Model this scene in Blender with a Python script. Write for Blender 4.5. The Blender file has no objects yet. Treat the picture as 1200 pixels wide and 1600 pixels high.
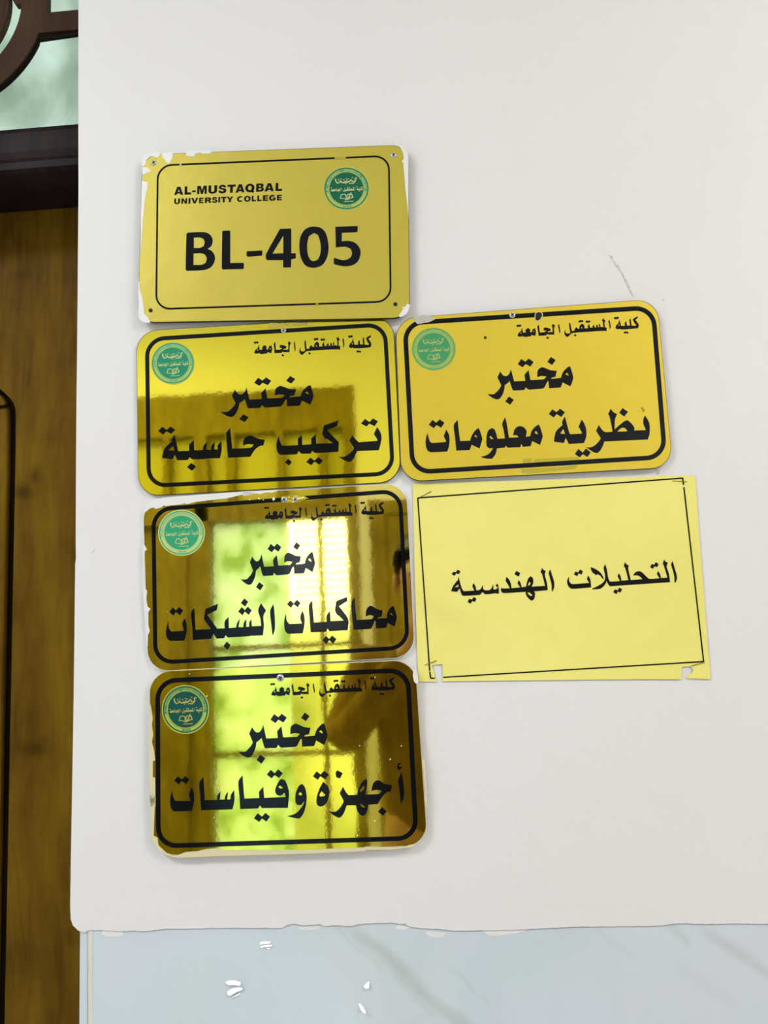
import bpy, bmesh, math, random
from mathutils import Vector, Matrix
from mathutils.geometry import tessellate_polygon
random.seed(7)
SC = bpy.context.scene
COL = SC.collection
R_ = math.radians

# ---------------------------------------------------------------- camera
FPX = 1202.0                                   # focal length in pixels of the 1200x1600 frame
CAM = Vector((0.0, -0.89, 1.55))
ROT = Matrix.Rotation(R_(3.6), 3, 'Z') @ Matrix.Rotation(R_(90 + 7.2), 3, 'X') @ Matrix.Rotation(R_(-2.37), 3, 'Z')
cd = bpy.data.cameras.new('camera'); cam = bpy.data.objects.new('camera', cd); COL.objects.link(cam)
cam.matrix_world = Matrix.Translation(CAM) @ ROT.to_4x4()
cd.sensor_fit = 'AUTO'; cd.sensor_width = 36.0; cd.lens = FPX / 1600 * 36.0; cd.clip_start = 0.02
SC.camera = cam

# ---------------------------------------------------------------- world, lights, exposure
SC.view_settings.view_transform = 'Standard'; SC.view_settings.look = 'None'
SC.view_settings.exposure = 0.15; SC.view_settings.gamma = 1.0
SC.view_settings.use_curve_mapping = False
w = bpy.data.worlds.new('daylight'); SC.world = w; w.use_nodes = True
wt = w.node_tree; bg = wt.nodes['Background']; bg.inputs[1].default_value = 1.0
tc = wt.nodes.new('ShaderNodeTexCoord'); sx = wt.nodes.new('ShaderNodeSeparateXYZ'); wt.links.new(tc.outputs['Generated'], sx.inputs[0])
nz = wt.nodes.new('ShaderNodeTexNoise'); nz.inputs['Scale'].default_value = 7; nz.inputs['Detail'].default_value = 4; wt.links.new(tc.outputs['Generated'], nz.inputs['Vector'])
gr = wt.nodes.new('ShaderNodeValToRGB'); wt.links.new(nz.outputs['Fac'], gr.inputs[0])      # hazy garden below the skyline
gr.color_ramp.elements[0].position = .36; gr.color_ramp.elements[0].color = (.30, .42, .16, 1)
gr.color_ramp.elements[1].position = .62; gr.color_ramp.elements[1].color = (1.0, 1.15, .75, 1)
rp = wt.nodes.new('ShaderNodeMapRange'); rp.inputs[1].default_value = -.03; rp.inputs[2].default_value = .02; wt.links.new(sx.outputs[2], rp.inputs[0])
SKY = (4.6, 4.9, 5.2, 1)
mxw = wt.nodes.new('ShaderNodeMix'); mxw.data_type = 'RGBA'; wt.links.new(rp.outputs[0], mxw.inputs[0]); wt.links.new(gr.outputs[0], mxw.inputs[6]); mxw.inputs[7].default_value = SKY
wt.links.new(mxw.outputs[2], bg.inputs[0])

def area(name, loc, rot, sx, sy, power, color):
    l = bpy.data.lights.new(name, 'AREA'); l.shape = 'RECTANGLE'; l.size = sx; l.size_y = sy
    l.energy = power; l.color = color
    o = bpy.data.objects.new(name, l); COL.objects.link(o); o.location = loc; o.rotation_euler = rot
    return o
CEIL = 3.15
LIGHTS = [((-1.55, -1.45), 33.0, (0.93, 0.97, 1.0)), ((1.65, -1.45), 34.5, (1.0, 0.93, 0.89))]
for (lx, ly), p, c in LIGHTS:
    area('ceiling_lamp_light', (lx, ly, CEIL - 0.06), (0, 0, 0), 1.0, 0.5, p, c)

# ---------------------------------------------------------------- helpers
def W(px, py, y=0.0):
    """the point where the sight line through a photograph pixel meets the plane at depth y"""
    d = ROT @ Vector(((px - 600) / FPX, -(py - 800) / FPX, -1))
    t = (y - CAM.y) / d.y
    return CAM + d * t

def M(px, py, y):
    """the point at depth y (behind the camera) that a mirror on the sign wall shows at that pixel"""
    h = W(px, py, 0.0); d = h - CAM
    d.y = -d.y
    return h + d * (y / d.y)

def smooth(pts, sub=3, corner=42):
    """rounds a traced outline, keeping its sharp corners"""
    n = len(pts); out = []
    P = [Vector(p) for p in pts]
    def cornerq(i):
        a = P[i] - P[i - 1]; b = P[(i + 1) % n] - P[i]
        if a.length < 1e-9 or b.length < 1e-9: return True
        return a.angle(b) > R_(corner)
    cs = [cornerq(i) for i in range(n)]
    for i in range(n):
        p1, p2 = P[i], P[(i + 1) % n]; p0, p3 = P[i - 1], P[(i + 2) % n]
        m1 = (p2 - p0) * .5 if not cs[i] else (p2 - p1)
        m2 = (p3 - p1) * .5 if not cs[(i + 1) % n] else (p2 - p1)
        L = (p2 - p1).length
        if m1.length > L: m1 = m1 * (L / m1.length)
        if m2.length > L: m2 = m2 * (L / m2.length)
        out.append(p1)
        if cs[i] and cs[(i + 1) % n]: continue
        for k in range(1, sub):
            t = k / sub; t2 = t * t; t3 = t2 * t
            out.append(p1 * (2*t3 - 3*t2 + 1) + m1 * (t3 - 2*t2 + t) + p2 * (-2*t3 + 3*t2) + m2 * (t3 - t2))
    return [tuple(v) for v in out]

def prism(bm, outer, holes=(), y=0.0, thick=0.0003, mapf=None):
    """adds a flat piece: an outline (and holes) in pixels mapped to depth y, with its own thickness"""
    mapf = mapf or (lambda p: W(p[0], p[1], y))
    loops = [[mapf(p) for p in outer]] + [[mapf(p) for p in h] for h in holes]
    flat = [[Vector((v.x, v.z, 0)) for v in lp] for lp in loops]
    allv = [v for lp in loops for v in lp]
    fr = [bm.verts.new(v) for v in allv]
    for t in tessellate_polygon(flat):
        try:
            f = bm.faces.new([fr[i] for i in t])
            f.normal_update()
            if f.normal.y > 0: f.normal_flip()
        except ValueError: pass
    if thick:
        bk = [bm.verts.new((v.x, v.y + thick, v.z)) for v in allv]
        k = 0
        for lp in loops:
            n = len(lp)
            for i in range(n):
                a, b = k + i, k + (i + 1) % n
                try: bm.faces.new((fr[a], fr[b], bk[b], bk[a]))
                except ValueError: pass
            k += n
        for t in tessellate_polygon(flat):
            try:
                f = bm.faces.new([bk[i] for i in t])
                f.normal_update()
                if f.normal.y < 0: f.normal_flip()
            except ValueError: pass

def box(bm, x0, x1, y0, y1, z0, z1):
    v = [bm.verts.new((x, y, z)) for x in (x0, x1) for y in (y0, y1) for z in (z0, z1)]
    for q in ((0,1,3,2),(4,6,7,5),(0,4,5,1),(2,3,7,6),(0,2,6,4),(1,5,7,3)): bm.faces.new([v[i] for i in q])

def tube(bm, pts, r, n=8, rz=None, close=False):
    """a round bar along a path"""
    pts = [Vector(p) for p in pts]; rings = []
    for i, p in enumerate(pts):
        a = pts[i - 1] if (i or close) else p; b = pts[(i + 1) % len(pts)] if (i < len(pts) - 1 or close) else p
        t = (b - a).normalized(); u = t.cross(Vector((0, 1, 0)))
        if u.length < .01: u = t.cross(Vector((1, 0, 0)))
        u.normalize(); v = t.cross(u)
        rr = r[i] if isinstance(r, (list, tuple)) else r
        rings.append([bm.verts.new(p + (u * math.cos(2*math.pi*k/n) + v * math.sin(2*math.pi*k/n)) * rr) for k in range(n)])
    m = len(rings)
    for i in range(m if close else m - 1):
        A, B = rings[i], rings[(i + 1) % m]
        for k in range(n): bm.faces.new((A[k], A[(k+1) % n], B[(k+1) % n], B[k]))
    if not close:
        bm.faces.new(rings[0][::-1]); bm.faces.new(rings[-1])

def world_loc(o):
    p = Vector((0, 0, 0))
    while o: p += o.location; o = o.parent
    return p

def obj(name, bm, m, parent=None, sm=False):
    me = bpy.data.meshes.new(name)
    off = world_loc(parent) if parent else Vector((0, 0, 0))
    bmesh.ops.recalc_face_normals(bm, faces=bm.faces)
    for v in bm.verts: v.co -= off
    bm.to_mesh(me); bm.free()
    if m: me.materials.append(m)
    if sm:
        for p in me.polygons: p.use_smooth = True
    o = bpy.data.objects.new(name, me); COL.objects.link(o)
    if parent: o.parent = parent
    return o

def thing(name, label, cat, loc, group=None):
    o = bpy.data.objects.new(name, None); COL.objects.link(o); o.empty_display_size = .05
    o.location = loc; o['label'] = label; o['category'] = cat
    if group: o['group'] = group
    return o

def struct(name, bm, m, sm=False):
    o = obj(name, bm, m, None, sm); o['kind'] = 'structure'; return o

# ---------------------------------------------------------------- materials
def mat(name, base=(.8,.8,.8), rough=.5, metal=0.0, spec=.5, coat=0.0, trans=0.0):
    m = bpy.data.materials.new(name); m.use_nodes = True
    b = m.node_tree.nodes['Principled BSDF']
    b.inputs['Base Color'].default_value = (*base, 1); b.inputs['Roughness'].default_value = rough
    b.inputs['Metallic'].default_value = metal; b.inputs['Specular IOR Level'].default_value = spec
    b.inputs['Coat Weight'].default_value = coat; b.inputs['Coat Roughness'].default_value = .03
    b.inputs['Transmission Weight'].default_value = trans
    return m
def nt(m): return m.node_tree, m.node_tree.nodes['Principled BSDF']
def N(t, typ, **kw):
    n = t.nodes.new(typ)
    for k, v in kw.items():
        if k in n.inputs.keys(): n.inputs[k].default_value = v
        else: setattr(n, k, v)
    return n
def L(t, a, b): t.links.new(a, b)
def coords(t, scale=(1,1,1), loc=(0,0,0)):
    g = N(t, 'ShaderNodeNewGeometry'); mp = N(t, 'ShaderNodeMapping')
    mp.inputs['Scale'].default_value = scale; mp.inputs['Location'].default_value = loc
    L(t, g.outputs['Position'], mp.inputs['Vector']); return mp.outputs[0]
def ramp(t, fac, stops):
    r = N(t, 'ShaderNodeValToRGB'); e = r.color_ramp.elements
    while len(e) < len(stops): e.new(.5)
    for i, (p, c) in enumerate(stops): e[i].position = p; e[i].color = (*c, 1)
    L(t, fac, r.inputs[0]); return r.outputs[0]
def mixc(t, fac, a, b, mode='MIX'):
    n = N(t, 'ShaderNodeMix', data_type='RGBA', blend_type=mode)
    for s, v in ((n.inputs[0], fac), (n.inputs[6], a), (n.inputs[7], b)):
        if hasattr(v, 'links'): L(t, v, s)
        elif isinstance(v, (int, float)): s.default_value = v
        else: s.default_value = (*v, 1)
    return n.outputs[2]
def math_(t, op, a, b=0.0, c=0.0):
    n = N(t, 'ShaderNodeMath', operation=op)
    for i, v in enumerate((a, b, c)):
        if hasattr(v, 'links'): L(t, v, n.inputs[i])
        else: n.inputs[i].default_value = v
    return n.outputs[0]
def noise(t, vec, scale, detail=3, rough=.5, dist=0.0):
    n = N(t, 'ShaderNodeTexNoise'); n.inputs['Scale'].default_value = scale; n.inputs['Detail'].default_value = detail
    n.inputs['Roughness'].default_value = rough; n.inputs['Distortion'].default_value = dist
    L(t, vec, n.inputs['Vector']); return n.outputs['Fac']
def bump(t, b, h, strength=.2, dist=.01):
    n = N(t, 'ShaderNodeBump'); n.inputs['Strength'].default_value = strength; n.inputs['Distance'].default_value = dist
    L(t, h, n.inputs['Height']); L(t, n.outputs[0], b.inputs['Normal']); return n

def plaster():
    m = mat('wall_paint', (.80,.79,.785), .55, spec=.3); t, b = nt(m)
    v = coords(t)
    n1 = noise(t, v, 2.2, 3); n2 = noise(t, v, 90, 4)
    c = ramp(t, n1, [(.3, (.79,.78,.78)), (.7, (.805,.805,.805))])
    L(t, c, b.inputs['Base Color']); bump(t, b, n2, .12, .002)
    return m

def wood(name, dark, mid, light, rough=.38, gl=.4, sc=1.0, knots=()):
    m = mat(name, mid, rough, spec=gl); t, b = nt(m)
    warp = N(t, 'ShaderNodeTexNoise'); warp.inputs['Scale'].default_value = 5.0; warp.inputs['Detail'].default_value = 2; L(t, coords(t, (1, 1, .6)), warp.inputs['Vector'])
    def wv(scale):
        v = N(t, 'ShaderNodeVectorMath', operation='MULTIPLY_ADD'); L(t, warp.outputs['Color'], v.inputs[0]); v.inputs[1].default_value = (.05, .05, .05); L(t, coords(t), v.inputs[2])
        mp = N(t, 'ShaderNodeMapping'); mp.inputs['Scale'].default_value = scale; L(t, v.outputs[0], mp.inputs['Vector']); return mp.outputs[0]
    a = noise(t, wv((30*sc, 30*sc, 3.5*sc)), 1.0, 5, .6, .5); big = noise(t, coords(t, (9*sc, 9*sc, 6*sc)), 1.0, 4, .6); fine = noise(t, wv((150*sc, 150*sc, 14*sc)), 1.0, 3)
    f = math_(t, 'ADD', math_(t, 'MULTIPLY', a, .42), math_(t, 'ADD', math_(t, 'MULTIPLY', big, .42), math_(t, 'MULTIPLY', fine, .16)))
    c = ramp(t, f, [(.36, dark), (.5, mid), (.64, light)])
    if knots:
        s = N(t, 'ShaderNodeSeparateXYZ'); L(t, wv((1, 1, 1)), s.inputs[0]); tot = None
        for x, z, rx, rz, st in knots:
            d = math_(t, 'ADD', math_(t, 'POWER', math_(t, 'ABSOLUTE', math_(t, 'DIVIDE', math_(t, 'SUBTRACT', s.outputs[0], x + .025), rx)), 2.0), math_(t, 'POWER', math_(t, 'ABSOLUTE', math_(t, 'DIVIDE', math_(t, 'SUBTRACT', s.outputs[2], z + .025), rz)), 2.0))
            k = math_(t, 'MULTIPLY', math_(t, 'POWER', 2.718, math_(t, 'MULTIPLY', d, -1.0)), st)
            tot = k if tot is None else math_(t, 'MAXIMUM', tot, k)
        c = mixc(t, tot, c, tuple(x*.4 for x in dark))
    L(t, c, b.inputs['Base Color']); bump(t, b, fine, .06, .002)
    return m

def gold(name, base, rough, metal, coat, wob, wobscale, specks=0.0, specr=(.9,.88,.6), tint=None):
    """gilded sign film: a metallic face with slight waviness, dust specks and fine scratches"""
    m = mat(name, base, rough, metal, .5, coat); t, b = nt(m)
    v = coords(t)
    n = noise(t, v, wobscale, 3, .55); n2 = noise(t, v, wobscale * .12, 2)
    h = math_(t, 'ADD', n, math_(t, 'MULTIPLY', n2, 6.0)) if wob else n
    bump(t, b, h, 1.0, wob)
    col = base
    if tint:
        col = mixc(t, noise(t, v, 9, 3), base, tint)
        L(t, col, b.inputs['Base Color'])
    if specks:
        vo = N(t, 'ShaderNodeTexVoronoi'); vo.inputs['Scale'].default_value = 150; L(t, v, vo.inputs['Vector'])
        pick = N(t, 'ShaderNodeSeparateColor'); L(t, vo.outputs['Color'], pick.inputs[0])
        near = math_(t, 'LESS_THAN', vo.outputs['Distance'], math_(t, 'MULTIPLY', pick.outputs[1], .14))
        f = math_(t, 'MULTIPLY', near, math_(t, 'GREATER_THAN', pick.outputs[0], 1 - specks))
        c = mixc(t, f, col, specr); L(t, c, b.inputs['Base Color'])
        L(t, math_(t, 'MULTIPLY', metal, math_(t, 'SUBTRACT', 1.0, f)), b.inputs['Metallic'])
    return m

M_WALL = plaster()
M_BLACK = mat('black_print', (.003,.0045,.007), .10, spec=.22)
M_INK = mat('paper_ink', (.005,.0045,.003), .6, spec=.15)
M_BACK = mat('dark_backing', (.03,.026,.02), .5)
M_ACRYL = mat('white_acrylic', (.82,.82,.80), .35)
M_CREAM = mat('worn_cream_edge', (.72,.66,.40), .5)
M_STEEL = mat('screw_steel', (.55,.57,.58), .35, .7)
M_HOLE = mat('hole_dark', (.008,.006,.004), .8)
M_GOLD_MATTE = gold('brushed_gold_film', (.54,.46,.055), .42, .3, .12, .0004, 40, .0, tint=(.58,.475,.05))
M_GOLD_SATIN = gold('satin_gold_film', (.76,.60,.035), .40, .3, .12, .0004, 40, .0, tint=(.77,.575,.035))
M_GOLD_MIRROR = gold('mirror_gold_film', (1.0,.86,.045), .035, 1.0, .5, .000012, 150, .0)
M_GOLD_WORN = gold('worn_mirror_gold_film', (.93,.79,.155), .035, 1.0, .8, .000012, 150, .22)
M_GOLD_DEEP = gold('deep_mirror_gold_film', (.90,.76,.075), .035, 1.0, .5, .000012, 150, .05)
M_GOLD_CRINKLE = gold('crinkled_gold_film', (.85,.72,.12), .12, 1.0, .5, .0004, 120, .0)
_k = lambda x, y, rx, rz, st: (W(x, y, .12).x, W(x, y, .12).z, rx, rz, st)
M_WOOD = wood('door_wood', (.075,.034,.002), (.142,.074,.005), (.21,.12,.007), .55, .05, 1.0, [_k(42,768,.016,.011,.7), _k(60,745,.009,.012,.55), _k(60,1172,.020,.010,.5), _k(72,1158,.006,.008,.4), _k(25,432,.016,.010,.35), _k(100,1470,.010,.012,.4), _k(30,1500,.03,.03,.3)])
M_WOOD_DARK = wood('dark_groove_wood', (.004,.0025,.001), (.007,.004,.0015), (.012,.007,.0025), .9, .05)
M_BAR = wood('dark_transom_wood', (.010,.006,.007), (.017,.011,.012), (.028,.019,.020), .42, .07)
M_TRACERY = wood('tracery_wood', (.034,.015,.007), (.052,.025,.012), (.072,.037,.018), .6, .1)
M_TRACEDGE = mat('tracery_edge', (.007,.005,.004), .8, spec=.15)
# ---------------------------------------------------------------- lettering, traced stroke by stroke
def T(ox, oy, s, *polys):
    """outlines drawn at scale s from corner (ox, oy); '|' parts an outline from its holes"""
    out = []
    for p in polys:
        loops = [[(ox + float(q.split(',')[0]) / s, oy + float(q.split(',')[1]) / s) for q in lp.split()] for lp in p.split('|')]
        out.append(loops)
    return out

LAB = T(830, 550, 15,      # the word above the second line of each plate
 '905,340 870,345 810,395 750,465 715,545 700,605 465,630 480,600 570,580 600,440 540,435 450,425 360,390 265,355 210,375 165,415 145,470 145,590 185,575 250,560 360,575 300,640 0,660 0,880 270,855 310,825 345,760 375,700 405,680 420,850 690,832 710,790 735,710 920,805 945,745 985,620 980,550 945,440 920,355|795,518 835,487 865,515 880,560',
 '460,115 575,190 490,300 378,232') + T(755, 550, 12,
 '905,522 885,522 870,440 850,335 775,425 790,540 580,552 550,440 517,318 500,380 460,440 410,455 365,430 318,365 268,475 340,625 300,695 210,785 140,792 75,785 160,850 250,888 310,875 355,810 390,720 405,620 450,590 495,545 550,705 570,722 770,712 785,690 797,655 820,680 855,705 905,703',
 '712,130 790,182 852,122 945,187 885,272 795,225 740,285 648,228', '480,835 575,895 507,988 413,928')

HEAD = T(900, 480, 10.909,   # the small college line at the top of each plate
 '640,185 675,160 690,175 710,155 735,180 705,205 690,195 675,210',
 '737,205 755,270 770,318 835,316 832,268 855,235 870,310 922,312 910,220 930,185 948,312 1010,318 1030,300 1000,275 968,210 985,190 1052,150 1052,185 1010,215 1040,250 1070,300 1060,355 930,372 825,378 750,375 740,365 720,380 675,360 685,310 725,265|718,310 735,285 745,315',
 '808,432 840,408 858,420 870,412 900,432 880,455 858,440 835,452',
 '570,205 580,260 592,330 578,380 563,280 550,245',
 '463,190 505,235 485,260 495,345 522,345 522,405 510,412 500,402 390,405 205,418 0,432 0,375 55,370 60,330 80,295 110,280 140,310 147,362 213,356 195,330 225,280 240,350 292,346 275,335 305,295 318,345 350,342 338,320 362,290 377,340 402,338 385,310 405,270 417,336 470,338 455,240 440,225|85,358 98,335 115,360',
 '35,242 70,215 85,228 105,212 130,238 105,258 85,248 65,265', '155,245 190,222 205,235 225,222 250,242 225,265 205,255 185,268') + T(800, 485, 10.909,
 '1095,380 1092,325 1130,318 1095,285 1065,320 1070,345 1022,350 1010,300 990,200 973,235 985,330 995,375 985,390 935,395 910,370 915,320 895,370 900,415 930,450 960,445 990,415 1030,385',
 '1075,402 1102,425 1080,445 1055,428', '800,225 815,300 825,360 812,400 800,330 785,260',
 '697,225 738,265 718,290 722,410 620,412 600,402 580,425 470,432 455,430 445,350 430,280 455,240 465,300 475,375 545,372 590,345 540,340 540,300 575,290 660,315 655,350 620,355 600,372 695,368 690,290 678,262',
 '605,445 635,465 608,488 580,465', '68,262 100,240 115,250 135,238 165,260 135,282 118,270 100,285',
 '165,290 180,340 190,380 235,378 228,340 250,310 285,305 310,330 305,370 340,372 345,340 360,315 390,305 410,360 395,435 330,415 325,440 270,445 245,452 190,445 180,430 165,447 95,440 110,390 155,345|140,390 155,365 165,395|362,365 378,345 385,370')

LINE_R = T(920, 620, 12,
 '1050,350 1100,420 1140,520 1140,690 1105,800 290,838 265,915 220,1000 165,1055 110,1045 50,1015 -54,942 -20,950 45,945 120,905 175,850 218,790 220,770 135,635 188,530 250,620 310,662 445,655 430,560 405,440 385,355 362,325 410,222 460,285 530,325 490,430 485,610 580,525 680,450 730,440 800,500 855,580 850,632 1065,625 1060,590 1030,530 1020,435|535,655 580,605 640,575 690,595 725,645',
 '632,210 735,280 665,370 570,300') + T(840, 620, 10,
 '425,305 495,560 510,585 690,575 695,560 640,465 688,355 730,420 760,510 760,620 725,722 490,738 465,690 440,640 410,722 255,700 268,610 295,530 390,440 382,395|403,500 430,580 352,575',
 '230,195 297,240 350,185 428,240 370,315 298,270 250,322 175,268', '637,815 705,870 755,808 832,868 778,940 705,895 660,948 582,893') + T(740, 640, 10,
 '1020,235 1045,290 1078,400 1075,440 1038,552 915,490 890,570 770,580 745,535 728,588 530,595 505,560 490,592 365,605 345,690 290,768 200,765 105,738 180,720 250,680 305,600 240,605 205,570 198,500 205,400 230,325 280,290 320,300 350,360 372,455 490,450 470,320 448,220 492,120 520,230 552,440 700,432 690,410 660,398 615,400 640,310 690,265 735,258 790,280 830,340 825,375 815,425 885,415 900,350 930,300 985,250|950,350 980,335 1010,385 975,378|248,430 268,410 310,460 275,460') + T(655, 640, 10,
 '925,290 945,320 985,450 980,490 942,608 820,548 790,632 580,640 560,430 540,245 600,160 625,390 640,490 795,485 820,410 860,345 905,300|860,415 885,395 910,445 890,430',
 '422,310 465,390 475,470 465,570 438,655 180,665 130,640 105,570 102,470 130,365 145,430 170,500 205,520 420,505 415,480 382,415',
 '207,160 265,205 322,152 395,208 343,280 270,240 228,290 150,235')

LINE_2 = T(520, 640, 13.333,
 '920,365 970,430 1010,530 1012,640 960,845 505,862 480,920 430,1020 380,1075 330,1088 230,1050 110,975 180,985 260,975 340,920 425,835 435,790 345,645 408,530 470,610 540,680 925,650 925,620 855,510',
 '668,192 765,258 835,182 942,245 870,345 760,290 700,352 588,290') + T(425, 640, 10.909,
 '1130,185 1110,280 940,350 1140,555 1130,720 740,740 705,720 688,700 660,750 510,752 480,735 458,705 420,762 150,770 100,730 75,650 80,550 120,440 130,520 165,605 205,615 440,605 440,490 510,435 515,600 670,590 670,490 748,420 755,580 1035,572 930,490 905,500 852,415 885,270',
 '278,835 338,895 290,955 218,898', '652,818 725,865 790,810 868,865 810,940 725,885 668,948 582,895') + T(330, 650, 10.909,
 '322,200 360,555 670,540 725,490 650,478 590,485 545,503 545,440 575,370 640,335 700,340 800,385 915,400 890,500 820,515 740,580 665,695 285,712 250,290') + T(245, 650, 10.909,
 '300,310 365,600 550,592 550,490 630,415 638,585 785,578 795,510 860,440 845,575 925,575 930,510 990,440 978,570 1035,570 1040,500 1100,425 1105,580 1075,720 930,720 790,735 610,738 590,730 562,700 525,750 350,755 305,660 265,740 90,715 115,590 160,520 265,435 252,400|280,510 295,590 195,580',
 '95,182 168,238 230,178 315,235 245,305 165,262 105,315 22,258', '585,800 668,858 600,935 515,872')

LINE_3 = T(530, 930, 12,
 '1025,205 1045,270 1078,385 1080,430 1040,590 905,520 885,612 690,625 680,500 668,475 605,620 585,632 270,650 240,400 228,140 290,35 310,300 330,465 615,448 650,400 610,378 560,375 495,400 500,310 525,240 575,200 620,205 700,255 815,290 795,400 740,415 715,435 890,430 895,360 930,270 985,212|950,345 975,330 1010,385 980,370') + T(435, 930, 10.909,
 '1172,25 1172,100 1035,190 1190,405 1180,598 870,615 838,570 810,625 550,635 530,400 518,175 575,85 605,465 820,452 820,350 880,262 890,440 1110,432 1025,345 1015,355 965,265 985,100',
 '408,258 440,340 448,440 440,530 415,650 160,660 115,610 98,500 105,400 130,312 140,430 185,490 400,480 370,378',
 '207,82 258,140 315,75 378,132 330,210 258,155 215,218 148,155', '808,692 865,745 915,688 988,748 935,830 865,765 818,838 752,770') + T(340, 930, 10.909,
 '950,150 965,250 978,450 972,600 935,690 915,500 895,270',
 '738,135 825,262 778,360 788,520 770,685 580,693 568,686 555,697 455,705 330,712 175,722 135,680 110,735 0,738 0,568 120,565 120,450 185,370 190,560 315,550 335,470 378,400 355,545 438,545 448,470 490,408 485,540 540,535 540,465 575,410 582,530 742,522 730,400 690,260',
 '455,55 520,112 468,195 395,132', '412,200 462,255 515,195 580,258 530,335 462,278 425,342 350,280', '155,790 220,850 168,932 98,870') + T(250, 930, 10.909,
 '990,145 965,255 805,335 975,570 1000,568 1000,740 965,740 910,655 870,745 560,765 545,500 528,300 585,215 605,590 865,575 745,405 775,235',
 '415,395 445,460 455,580 445,660 415,775 170,780 120,730 100,650 110,560 140,435 148,550 190,620 405,605 400,560 378,490',
 '215,205 270,262 322,200 395,260 340,342 268,285 232,348 158,288')

LINE_4 = T(540, 1180, 12,
 '1010,135 1035,160 1025,185 990,185 1010,215 1062,222 1050,245 965,300 990,262 962,250 970,170', '1050,320 1070,420 1095,640 1092,800 1035,915 1010,650 985,470',
 '870,562 850,680 780,690 690,780 605,915 425,930 415,1010 375,1110 325,1138 260,1110 215,1030 195,940 21,942 -34,1088 -89,1160 -138,1174 -243,1115 -314,1050 -232,1060 -177,1053 -100,978 -45,890 -43,846 -111,714 -50,593 10,700 55,748 220,745 230,670 260,590 310,500 390,440 405,500 395,620 370,740 620,730 680,670 620,655 545,655 485,672 500,580 530,510 590,472 640,478 720,535|345,570 350,610 325,660 265,700 285,630|270,915 320,925 365,975 330,985 290,955',
 '680,975 770,1050 700,1138 608,1058') + T(440, 1190, 10.909,
 '708,345 780,410 810,480 812,560 780,680 720,750 650,768 605,740 592,680 605,580 650,450|682,505 748,568 720,590 655,595 642,565',
 '595,165 662,220 725,155 805,220 742,305 662,250 615,312 535,250', '950,148 1042,198 995,290 930,265 922,190',
 '345,380 380,410 410,480 428,600 415,740 375,880 315,968 260,970 90,930 190,905 270,860 340,775 372,720 382,680 345,735 300,745 260,730 238,700 232,620 245,520 290,420|282,555 320,518 352,555 325,582') + T(350, 1200, 10.909,
 '990,188 1040,210 1080,300 1108,420 1090,680 650,685 612,640 580,690 278,700 262,480 245,230 315,125 345,522 600,512 595,405 668,318 685,510 1050,495 1035,430 1020,425 1000,455 950,475 900,455 872,400 880,340 920,250 955,200|922,325 955,300 1005,340 965,352',
 '795,32 862,90 922,22 1002,90 940,170 862,122 812,178 728,112', '575,770 645,830 705,765 785,830 722,915 648,862 598,920 508,858') + T(255, 1200, 10.909,
 '1208,375 1214,560 1180,705 645,720 630,480 615,250 685,155 708,548 915,545 920,480 978,392 965,540 1045,538 1060,470 1105,398 1090,538 1145,535 1152,460',
 '482,330 515,400 525,480 520,600 490,735 180,740 135,690 118,600 122,480 158,382 165,480 205,560 465,562 440,445',
 '245,145 315,195 375,138 448,198 390,275 315,222 265,280 188,215')

LINE_PAPER = T(960, 860, 10.909,
 '990,180 1030,310 1062,420 1065,490 1040,552 1025,545 1020,430 970,250 975,220',
 '848,152 872,190 912,210 890,280 930,400 950,540 0,605 -77,609 -107,574 -134,517 -147,559 -187,614 -247,654 -377,664 -377,649 -307,619 -207,559 -162,499 -159,419 -182,299 -157,234 -127,329 -105,469 -77,531 0,530 95,522 55,440 75,390 105,440 120,515 240,505 185,300 160,270 180,200 205,235 245,255 235,310 280,505 480,490 440,450 390,425 318,430 350,380 400,355 460,365 540,440 600,485 770,475 725,400 745,348 780,410 795,470 905,465 845,260 825,230',
 '638,232 680,245 705,200 755,232 728,285 682,268 658,315 610,285') + T(875, 870, 10.909,
 '935,555 985,572 1010,525 1058,555 1030,610 985,590 965,638 908,605', '525,175 600,205 690,270 745,360 735,385 690,325 640,295 615,312 560,270 530,220',
 '480,318 515,380 532,520 210,545 150,510 122,440 130,380 160,338 155,400 175,445 215,465 500,445 458,378',
 '262,250 310,268 340,215 392,245 368,302 315,282 295,330 238,300') + T(790, 870, 12,
 '838,235 870,340 908,460 912,560 882,648 865,640 862,520 810,310 815,280',
 '685,205 705,240 752,265 735,340 775,490 790,625 530,648 552,680 545,760 515,815 480,820 420,770 380,700 375,655 0,680 -56,676 -86,637 -84,577 -62,593 81,592 48,527 -2,450 17,373 60,420 95,490 112,588 275,575 225,500 245,435 280,490 300,570 385,560 395,500 425,410 470,362 510,400 520,480 490,560 740,545 685,320 655,290|412,545 445,465 470,485 455,530|405,668 450,670 510,725 470,735 430,705',
 '200,265 275,302 245,372 165,325') + T(695, 880, 10.909,
 '235,225 265,350 300,450 330,478 505,465 468,390 490,338 525,400 535,460 575,460 620,430 645,368 655,440 685,460 755,460 795,430 825,360 830,445 860,448 905,420 866,380 900,345 920,430 922,520 850,512 790,522 690,530 640,490 600,540 320,555 285,530 255,430 205,490 108,475 135,400 205,305 225,290|230,360 235,405 170,408',
 '148,145 190,155 215,110 265,135 240,190 195,170 168,215 115,185', '415,605 465,620 490,575 540,602 515,662 468,640 440,690 390,660')

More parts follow.
